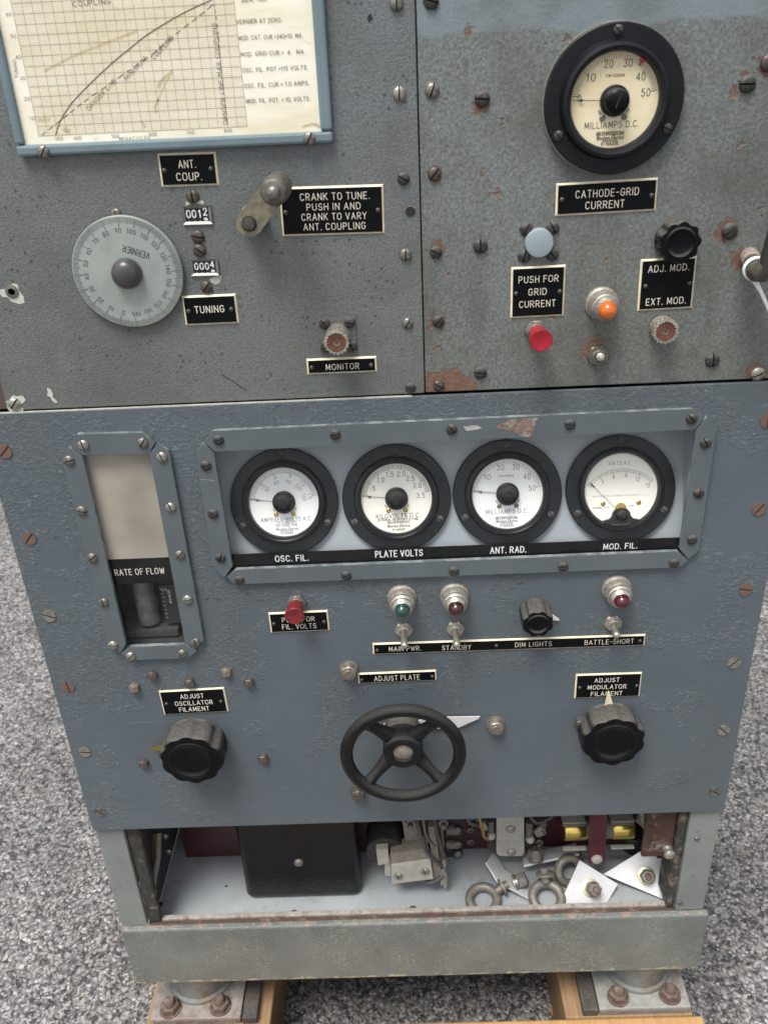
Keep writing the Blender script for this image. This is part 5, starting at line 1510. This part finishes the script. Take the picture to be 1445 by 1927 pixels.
for (x0, x1, y) in [(720, 795, 190), (720, 795, 285), (785, 800, 352)]:
    a, b_ = A('e2', x0, y, BY - .009), A('e2', x1, y, BY - .009)
    mb = MB(); mb.tube([a, b_], .0052, 'relay_tan', 12); mb.sphere(b_, .006, 'dull_screw_steel', squash=.7); link('contact_finger', mb.mesh('contact_finger', 50), BLK)
# upright black wrinkle-finish box
pl, pr = onz(*T('e4', 85, 535), FZ), onz(*T('e4', 735, 522), FZ)
by = 0.045
xl, xr = A('e4', 60, 430, by).x, A('e4', 748, 430, by).x
mb = MB()
zb_ = FZ + .0005
mb.box(xl, xr, by, by + .040, zb_, .03, 'wrinkle_black')
BX = link('transformer_case', mb.mesh('transformer_case', 0), ROOT, (0, 0, 0), 'upright black wrinkle-finish case in the open bay')
bv = BX.modifiers.new('bevel', 'BEVEL'); bv.width = .009; bv.segments = 5; bv.limit_method = 'ANGLE'; bv.angle_limit = R(40)
p = A('e4', 384, 290, by); mb = MB(off=p); mb.lathe([(.0052, 0), (.0048, .0022), (.0025, .0036), (.0004, .0039)], p, 'bolt_steel', 20); link('screw', mb.mesh('screw_cap', 50), BX, p)
# relay: coil, frame, cream terminal block, wires
ry = .050
RL = link('relay', None, ROOT, A('e2', 400, 450, ry), 'old relay with a black coil and cream terminal block')
c = A('e2', 310, 380, ry + .004); mb = MB(off=worldpos(RL)); r_ = abs(A('e2', 440, 380, ry).x - A('e2', 180, 380, ry).x) / 2
mb.lathe([(r_, 0), (r_ * 1.02, .001), (r_ * 1.02, .030), (r_ * .98, .032)], c + Vector((0, .030, .012)), 'coil_black', 36)
link('coil', mb.mesh('coil', 45), RL, worldpos(RL))
def qbox(par, nm, c_, pts, Y, dep, m, bev=.0008, lab=None):
    q = [A(c_, x, y, Y) for x, y in pts]
    mb = MB(off=worldpos(par)); mb.prism([(p.x, p.z) for p in q], Y, Y + dep, m)
    return link(nm, mb.mesh(nm, 0), par, worldpos(par), lab, bevel=bev)
tbk = qbox(RL, 'terminal_block', 'e2', [(345, 440), (615, 400), (632, 520), (352, 555)], ry - .012, .016, 'relay_cream', .0015)
qbox(RL, 'armature', 'e2', [(342, 350), (600, 310), (612, 400), (348, 438)], ry - .008, .018, 'relay_tan')
qbox(RL, 'core_end', 'e2', [(245, 325), (325, 318), (330, 415), (258, 428)], ry - .006, .010, 'relay_cream')
qbox(RL, 'frame', 'e2', [(415, 60), (520, 60), (545, 330), (450, 335)], ry + .006, .02, 'relay_tan')
qbox(RL, 'spacer', 'e2', [(598, 170), (640, 165), (690, 500), (640, 530)], ry - .006, .018, 'relay_tan')
qbox(RL, 'bracket', 'e2', [(300, 370), (340, 370), (345, 500), (305, 500)], ry - .004, .012, 'relay_cream')
for (x, y) in [(395, 497), (575, 465)]:
    p = A('e2', x, y, ry - .012)
    s = screw(p, B, tbk, r=.0048)
    s.location = p - worldpos(tbk)
for P in ([(520, 120, -.004), (545, 230, -.012), (590, 340, -.014), (650, 400, -.012), (705, 440, -.006)], [(640, 110, -.002), (660, 220, -.008), (690, 320, -.010), (705, 380, -.006)], [(585, 520, -.004), (600, 552, -.010), (640, 540, -.010), (690, 510, -.008)], [(670, 110, .0), (690, 200, -.004), (700, 300, -.006)]):
    mb = MB(off=worldpos(RL)); mb.tube([tuple(q) for q in [A('e2', x, y, ry + d) for x, y, d in P]], .0021, 'wire_insulation', 10); link('lead', mb.mesh('lead', 60), RL, worldpos(RL))
for (x, y, y2) in [(700, 340, 500), (712, 470, 580), (690, 450, 560)]:
    mb = MB(off=worldpos(RL)); mb.tube([A('e2', x, y, ry - .004), A('e2', x + 4, (y + y2) / 2, ry - .006), A('e2', x + 2, y2, ry - .004)], [.002, .003, .0014], 'nickel_bright', 8); link('solder_lug', mb.mesh('solder_lug', 50), RL, worldpos(RL))
# second contactor with a cream face
cy = .070
CT = link('contactor', None, ROOT, A('e2', 1155, 250, cy), 'contactor with a cream face plate and two screws')
fp = qbox(CT, 'face_plate', 'e2', [(1062, 60), (1248, 60), (1250, 345), (1232, 365), (1085, 365), (1062, 345)], cy, .006, 'relay_cream', .0012)
qbox(CT, 'core', 'e2', [(1000, 60), (1320, 60), (1310, 300), (1290, 320), (1060, 350), (1000, 310)], cy + .0065, .014, 'coil_black')
for (x, y) in [(1157, 178), (1162, 335)]:
    p = A('e2', x, y, cy); mb = MB(off=p); mb.lathe([(.0052, 0), (.0048, .0018), (.003, .0030), (.0004, .0034)], p, 'nickel_dusty', 20); link('rivet', mb.mesh('rivet', 50), CT, p)
for (x, y0, y1) in [(1020, 120, 215), (1285, 130, 240)]:
    mb = MB(off=worldpos(CT)); mb.tube([A('e2', x, y0, cy), A('e2', x, y1, cy)], .004, 'dull_screw_steel', 12); mb.sphere(A('e2', x + 5, y1 + 10, cy - .002), .005, 'relay_cream'); link('contact_post', mb.mesh('contact_post', 50), CT, worldpos(CT))
for (x0, y0, x1, y1) in [(1330, 200, 1380, 160), (1340, 215, 1385, 200), (955, 110, 985, 180)]:
    mb = MB(off=worldpos(CT)); mb.tube([A('e2', x0, y0, cy), A('e2', x1, y1, cy - .004)], .0035, 'nickel_dusty', 10); link('lug', mb.mesh('lug', 50), CT, worldpos(CT))
# fuse held in clips behind a maroon strap
fy = .074
FU = link('fuse_holder', None, ROOT, A('e5', 600, 260, fy), 'cartridge fuse with brass ends held in clips')
fa, fb = A('e5', 290, 275, fy), A('e5', 912, 262, fy)
fz = (fa.z + fb.z) / 2 + .004
mb = MB(off=worldpos(FU)); mb.lathe([(.0115, .0), (.0115, fb.x - fa.x - .002)], (fa.x + .001, fy + .002, fz), 'relay_tan', 28, axis=(1, 0, 0)); link('fuse_body', mb.mesh('fuse_body', 45), FU, worldpos(FU))
for xa in (fa.x, fb.x - .0235):
    mb = MB(off=worldpos(FU)); mb.lathe([(.0118, 0), (.0125, .0008), (.0125, .0225), (.0118, .0235)], (xa, fy + .002, fz), 'bright_brass', 28, axis=(1, 0, 0)); link('ferrule', mb.mesh('ferrule', 45), FU, worldpos(FU))
    for bx_ in ((xa - .003, xa + .0225, fy - .0165, fy - .0115, fz - .0135, fz - .0115, 'relay_cream'), (xa - .003, xa + .0225, fy - .006, fy + .015, fz + .0165, fz + .0180, 'relay_cream'), (xa - .003, xa + .0225, fy - .0058, fy - .0048, fz + .0115, fz + .0164, 'dull_screw_steel')):
        mb = MB(off=worldpos(FU)); mb.box(*bx_); link('clip', mb.mesh('clip', 0), FU, worldpos(FU), bevel=.0005)
sy = .048
q = [A('e5', x, y, sy) for x, y in [(530, 60), (690, 60), (660, 550), (515, 550)]]
mb = MB(); mb.prism([(p.x, p.z) for p in q], sy, sy + .004, 'maroon_strap')
ST = link('strap', mb.mesh('strap', 0), ROOT, (0, 0, 0), 'upright maroon strap in front of the fuse', bevel=.001)
p = A('e5', 590, 512, sy); mb = MB(off=p); mb.lathe([(.0062, 0), (.0058, .002), (.003, .0034), (.0004, .0038)], p, 'relay_cream', 24); link('rivet', mb.mesh('rivet', 50), ST, p)
# cable and lug at the right, loom at the left
mb = MB(); mb.tube([A('e5', 1010, 90, .06), A('e5', 1015, 150, .055), A('e5', 1040, 240, .05), A('e5', 1075, 330, .048)], [.007, .006, .0035, .003], 'dull_screw_steel', 12); link('cable', mb.mesh('cable', 60), ROOT)
mb = MB(); mb.tube([A('e1', 370, 150, .06), A('e1', 368, 270, .05), A('e1', 345, 400, .038), A('e1', 330, 520, .03)], .0035, 'relay_tan', 10)
mb.tube([A('e1', 355, 150, .062), A('e1', 350, 300, .05), A('e1', 325, 470, .034)], .003, 'dry_leaf', 10); link('wire_loom', mb.mesh('wire_loom', 60), ROOT)
mb = MB(); mb.lathe([(.015, 0), (.0155, .002), (.0155, .022), (.014, .024)], onz(*T('e5', 950, 470), FZ) + Vector((0, .012, 0)), 'coil_black', 28, axis=(0, 0, 1)); link('rubber_grommet', mb.mesh('rubber_grommet', 45), ROOT)

for P, rr, m_ in ([[(640, 95, .052), (665, 150, .050), (700, 180, .056), (760, 150, .07)], .0022, 'wire_insulation'],
                  [[(860, 95, .06), (880, 140, .058), (930, 150, .06), (985, 120, .066)], .0020, 'wire_insulation'],
                  [[(940, 95, .055), (965, 170, .054), (975, 230, .06), (1000, 250, .066)], .0018, 'brass'],
                  [[(1290, 95, .06), (1330, 140, .056), (1380, 130, .06), (1440, 95, .064)], .0020, 'wire_insulation'],
                  [[(560, 95, .044), (575, 200, .040), (600, 260, .042), (660, 300, .046)], .0015, 'dull_screw_steel']):
    mb = MB(); mb.tube([tuple(q) for q in [A('e2', x, y, d) for x, y, d in P]], rr, m_, 10); link('lead_wire', mb.mesh('lead_wire', 60), ROOT)
for (c_, x, y, d) in [('e2', 900, 110, .088), ('e2', 945, 120, .086), ('e2', 1345, 260, .085), ('e5', 90, 180, .080), ('e5', 60, 240, .078), ('e5', 980, 140, .07), ('e2', 475, 125, .040), ('e2', 700, 125, .046)]:
    p = A(c_, x, y, d); mb = MB(off=p); mb.lathe([(.0055, 0), (.0055, .004), (.0030, .0045), (.0030, .009), (.0022, .010)], p, 'dull_screw_steel', 18, rad=lambda a, dd: .9 / max(.01, math.cos((a % (PI / 3)) - PI / 6)) if dd < .0042 else 1.0); link('terminal_post', mb.mesh('terminal_post', 40), ROOT, p)

# ------------------------------------------------------------------ loose hardware lying in the bay
def hexat(mb, p, ax, r, h, m, bore=None):
    hexr = lambda a, d: .90 / max(.01, math.cos((a % (PI / 3)) - PI / 6))
    mb.lathe([(r, 0), (r, h * .85)], p, m, 36, rad=hexr, axis=ax, cap1=False)
    mb.lathe([(r * .98, h * .85), (r * .82, h)], p, m, 36, rad=lambda a, d: hexr(a, d) if d < h * .9 else 1.0, axis=ax, cap0=False)
def loose_plate(label, c_, pts, p0, n, boltpx, th=.003):
    n = n.normalized()
    q = [onplane(*T(c_, x, y), p0, n) for x, y in pts]
    mb = MB(off=p0)
    N = len(q)
    mb.add(q + [v - n * th for v in q], [tuple(range(N)), tuple(range(2 * N - 1, N - 1, -1))], 'white_zinc_plate')
    mb.add(q + [v - n * th for v in q], [(i, (i + 1) % N, N + (i + 1) % N, N + i) for i in range(N)], 'zinc_edge')
    o = thing('mounting_bracket', label, 'bracket', p0, mb.mesh('mounting_bracket', 0), 'spare brackets lying in the bay')
    b = onplane(*T(c_, *boltpx), p0, n)
    mb = MB(off=p0); mb.lathe([(.0098, 0.0001), (.0098, .0012), (.0090, .0016)], b, 'yellow_zinc', 32, axis=n); link('washer', mb.mesh('washer', 40), o, p0)
    mb = MB(off=p0); mb.lathe([(.0062, .0016), (.0062, .0042), (.0056, .0046)], b, 'forged_grey', 28, axis=n)
    hexat(mb, b + n * .0046, n, .0076, .0085, 'forged_grey'); hexat(mb, b + n * .0132, n, .0070, .0055, 'forged_grey')
    mb.lathe([(.0038, .0185), (.0038, .0225), (.0030, .0232)], b, 'foot_bolt_rust', 20, axis=n); link('bolt', mb.mesh('bolt', 35), o, p0)
    return o
nC = Vector((.10, -.62, .62)); pC = onz(*T('e5', 330, 945), FZ + .003); pC.y = max(pC.y, .020)
loose_plate('white plated bracket with a bolt, leaning near the front lip of the bay', 'e5', [(435, 525), (780, 740), (690, 900), (640, 945), (240, 955)], pC, nC, (535, 775))
nD = Vector((-.12, -.55, .60)); pD = onz(*T('e5', 1185, 860), FZ + .004)
loose_plate('white bolted bracket with a notched corner at the right end of the bay', 'e5', [(1065, 395), (1105, 412), (1132, 505), (1250, 508), (1188, 876), (650, 650)], pD, nD, (1040, 665))
# two brackets lying edge-on
def edge_plate(label, p, q_, r_, up_, boltdir, bolt_at):
    """bent plate whose edge runs p - q_ - r_, its width along up_"""
    mb = MB(off=p); up_ = up_.normalized()
    wv = up_ * .026
    n1 = (q_ - p).cross(wv).normalized() * .0022; n2 = (r_ - q_).cross(wv).normalized() * .0022
    for a, b_, n in ((p, q_, n1), (q_, r_, n2)):
        mb.add([a, b_, b_ + wv, a + wv, a + n, b_ + n, b_ + wv + n, a + wv + n], [(0, 1, 2, 3), (7, 6, 5, 4), (0, 4, 5, 1), (1, 5, 6, 2), (2, 6, 7, 3), (3, 7, 4, 0)], 'white_zinc_plate')
    o = thing('mounting_bracket', label, 'bracket', p, mb.mesh('mounting_bracket', 0), 'spare brackets lying in the bay')
    bd = boltdir.normalized(); b0 = bolt_at
    mb = MB(off=p); mb.lathe([(.0085, .0), (.0085, .0018)], b0, 'bright_screw_steel', 28, axis=bd); mb.lathe([(.0070, .0022), (.0070, .0042)], b0, 'bright_screw_steel', 28, axis=bd); link('washer', mb.mesh('washer', 40), o, p)
    mb = MB(off=p); hexat(mb, b0 + bd * .0045, bd, .0080, .0095, 'forged_grey'); link('bolt', mb.mesh('bolt', 35), o, p)
za = FZ + .012
def fl(c_, x, y, z): return onz(*T(c_, x, y), z)
edge_plate('bent white bracket standing on edge beside the left eye bolt', fl('e2', 985, 415, FZ + .024), fl('e2', 1065, 545, FZ + .016), fl('e2', 1285, 665, FZ + .004), Vector((.35, .75, -.30)), Vector((.85, .10, .35)), fl('e2', 1185, 545, FZ + .014))
edge_plate('thin white bracket tilted over the middle eye bolt', fl('e2', 1250, 440, FZ + .022), fl('e2', 1410, 405, FZ + .024), fl('e5', 430, 480, FZ + .026), Vector((.05, .8, -.35)), Vector((-.05, .35, .9)), fl('e2', 1330, 395, FZ + .025))
def eye_bolt(label, ctr, n, Rr, r, shank, L):
    n = n.normalized(); e1 = n.cross(Vector((0, 0, 1))).normalized(); e2 = e1.cross(n)
    mb = MB(off=ctr)
    mb.tube([ctr + e1 * (Rr * math.cos(2 * PI * i / 40)) + e2 * (Rr * math.sin(2 * PI * i / 40)) for i in range(40)], r, 'forged_grey', 16, closed=True)
    o = thing('eye_bolt', label, 'eye bolt', ctr, mb.mesh('eye_bolt', 60), 'spare eye bolts lying in the bay')
    sh = shank.normalized(); mb = MB(off=ctr)
    mb.lathe([(r * .95, Rr + r * .3), (r * .95, Rr + r + .003), (r * 1.9, Rr + r + .0035), (r * 1.9, Rr + r + .006), (r * .9, Rr + r + .0065), (r * .9, Rr + r + L)], ctr, 'forged_grey', 20, axis=sh); link('shank', mb.mesh('shank', 40), o, ctr)
vd = lambda p: (CAM - p).normalized()
p = onz(*T('e2', 972, 660), FZ + .0060); eye_bolt('grey eye bolt at the left end of the loose hardware', p, Vector((-.05, -.15, 1)), .0150, .0050, Vector((.8, .35, .25)), .012)
p = onz(*T('e2', 1405, 645), FZ + .0085); eye_bolt('grey eye bolt with a collar leaning in the middle of the loose hardware', p, Vector((0, -.3, .95)), .0155, .0052, Vector((-.05, .45, .75)), .012)
p = onz(*T('e5', 345, 620), FZ + .014); eye_bolt('grey eye bolt half hidden behind the leaning bracket', p, Vector((.2, -.8, .6)), .0135, .0048, Vector((.3, .8, .1)), .010)
mb = MB(); lf = onz(*T('e5', 1275, 740), FZ + .015)
q = [onplane(*T('e5', x, y), lf, Vector((-.3, -.8, .5))) for x, y in [(1290, 560), (1310, 600), (1310, 760), (1285, 850), (1255, 800), (1235, 730), (1250, 640)]]
cen = sum(q, Vector()) / len(q) + Vector((-.003, -.004, .002))
mb.add(q + [cen], [(i, (i + 1) % 7, 7) for i in range(7)], 'dry_leaf')
mb.add([v + Vector((0, .0006, -.0003)) for v in q + [cen]], [(i, (i + 1) % 7, 7) for i in range(7)], 'dry_leaf')
thing('dry_leaf', 'curled brown dry leaf in the right corner of the bay', 'leaf', (0, 0, 0), mb.mesh('dry_leaf', 60))

# ------------------------------------------------------------------ shock-mount feet
PZ = -0.290                         # top of the foot plates
def foot(xl_, xr_, cxp, bolts, mats, label):
    FT = link('shock_mount', None, ROOT, (cxp, .04, PZ), label)
    w0 = worldpos(FT)
    fy0 = mats[3]
    mb = MB(off=w0); mb.box(xl_, xr_, fy0, fy0 + .105, PZ - .006, PZ, mats[0]); mb.box(xl_ + .001, xr_ - .001, fy0 + .002, fy0 + .104, PZ - .014, PZ - .0063, mats[0]); link('base_plate', mb.mesh('base_plate', 0), FT, w0, bevel=.0012)
    mb = MB(off=w0); mb.lathe([(.038, 0), (.0375, .004), (.034, .006), (.033, .022), (.035, .036), (.036, .052)], (cxp, fy0 + .053, PZ), mats[1], 48, axis=(0, 0, 1)); link('cylinder', mb.mesh('cylinder', 45), FT, w0)
    for bx, byy in bolts:
        mb = MB(off=w0); b = Vector((bx, byy, PZ + .0002))
        mb.lathe([(.0125, 0), (.012, .0015)], b, 'foot_bolt_rust', 24, axis=(0, 0, 1)); hexat(mb, b + Vector((0, 0, .0015)), (0, 0, 1), .0105, .0075, 'foot_bolt_rust')
        mb.lathe([(.0062, .008), (.0062, .014), (.005, .016), (.0006, .0165)], b, 'foot_bolt_rust', 20, axis=(0, 0, 1)); link('bolt', mb.mesh('bolt', 40), FT, w0)
    return FT
lb = [onz(*T('e7', 225, 318), PZ + .004), onz(*T('e7', 485, 306), PZ + .004)]
fl0 = onz(*T('e7', 118, 385), PZ); fr0 = onz(*T('e7', 590, 375), PZ)
yf = (fl0.y + fr0.y) / 2
foot(fl0.x, fr0.x, (lb[0].x + lb[1].x) / 2, [(p.x, p.y) for p in lb], ('foot_plate_metal', 'foot_cylinder', 0, yf), 'rusty shock-mount foot under the left end of the rail')
rb = [onz(*T('e8', 697, 245), PZ + .004), onz(*T('e8', 955, 235), PZ + .004)]
gl0 = onz(*T('e8', 605, 318), PZ); gr0 = onz(*T('e8', 1060, 300), PZ)
yg = (gl0.y + gr0.y) / 2
foot(gl0.x, gr0.x, (rb[0].x + rb[1].x) / 2, [(p.x, p.y) for p in rb], ('foot_plate_grey', 'foot_cylinder', 0, yg), 'grey shock-mount foot under the right end of the rail')
# mounting channels beside the foot plates
TZ = PZ - .0145
ca0 = onz(*T('e7', 600, 320), PZ); ca1 = onz(*T('e7', 640, 320), PZ)
mb = MB(); mb.box(fr0.x + .001, fr0.x + .018, yf + .001, yf + .40, PZ - .014, PZ - .003, 'foot_channel')
link('mounting_channel', mb.mesh('mounting_channel', 0), ROOT, bevel=.001)
mb = MB(); mb.box(gl0.x - .018, gl0.x - .001, yg + .001, yg + .40, PZ - .014, PZ - .003, 'foot_channel')
link('mounting_channel', mb.mesh('mounting_channel', 0), ROOT, bevel=.001)

# ------------------------------------------------------------------ timber skid
GZ = -0.402
def timber(name, label, x0, x1, y0, y1, z0, z1, m, group='timbers of the skid'):
    c = Vector(((x0 + x1) / 2, (y0 + y1) / 2, z0)); mb = MB(off=c); mb.box(x0, x1, y0, y1, z0, z1, m)
    return thing(name, label, 'timber', c, mb.mesh(name, 0), group, bevel=.0025)
tl0, tl1 = onz(*T('e7', 98, 400), TZ), onz(*T('e7', 755, 330), TZ)
tr0, tr1 = onz(*T('e8', 415, 250), TZ), onz(*T('e8', 1068, 330), TZ)
zc = TZ + .004
ct = onz(*T('e8', 700, 370), zc)
timber('skid_timber', 'brown wooden skid timber under the left foot of the cabinet', tl0.x, tl1.x, ct.y + .006, .55, GZ + .0005, TZ - .0005, 'skid_wood')
timber('skid_timber', 'brown wooden skid timber under the right foot of the cabinet', tr0.x, tr1.x, ct.y + .006, .55, GZ + .0005, TZ - .0005, 'skid_wood')
cl0, cr0 = onz(*T('e8', 60, 388), zc), onz(*T('e8', 1125, 375), zc)
timber('skid_crosspiece', 'orange-brown wooden crosspiece in front of the right skid timber', tl0.x - .01, cr0.x, ct.y - .09, ct.y + .003, GZ + .0005, zc, 'orange_skid_wood')
timber('skid_crosspiece', 'unseen rear timber added to block light from under the cabinet', tl0.x - .01, cr0.x, .553, .64, GZ + .0005, zc, 'orange_skid_wood')  # unseen timber, added to darken the ground under the cabinet
ch = onz(*T('e8', 415, 345), GZ + .004)
mb = MB(off=ch); mb.prism([(ch.x - .013, ch.z), (ch.x + .014, ch.z), (ch.x + .010, ch.z + .012), (ch.x - .008, ch.z + .010)], ch.y, ch.y + .012, 'orange_skid_wood')
thing('wood_chip', 'small orange chip of wood on the asphalt beside the right skid timber', 'wood chip', ch, mb.mesh('wood_chip', 0))
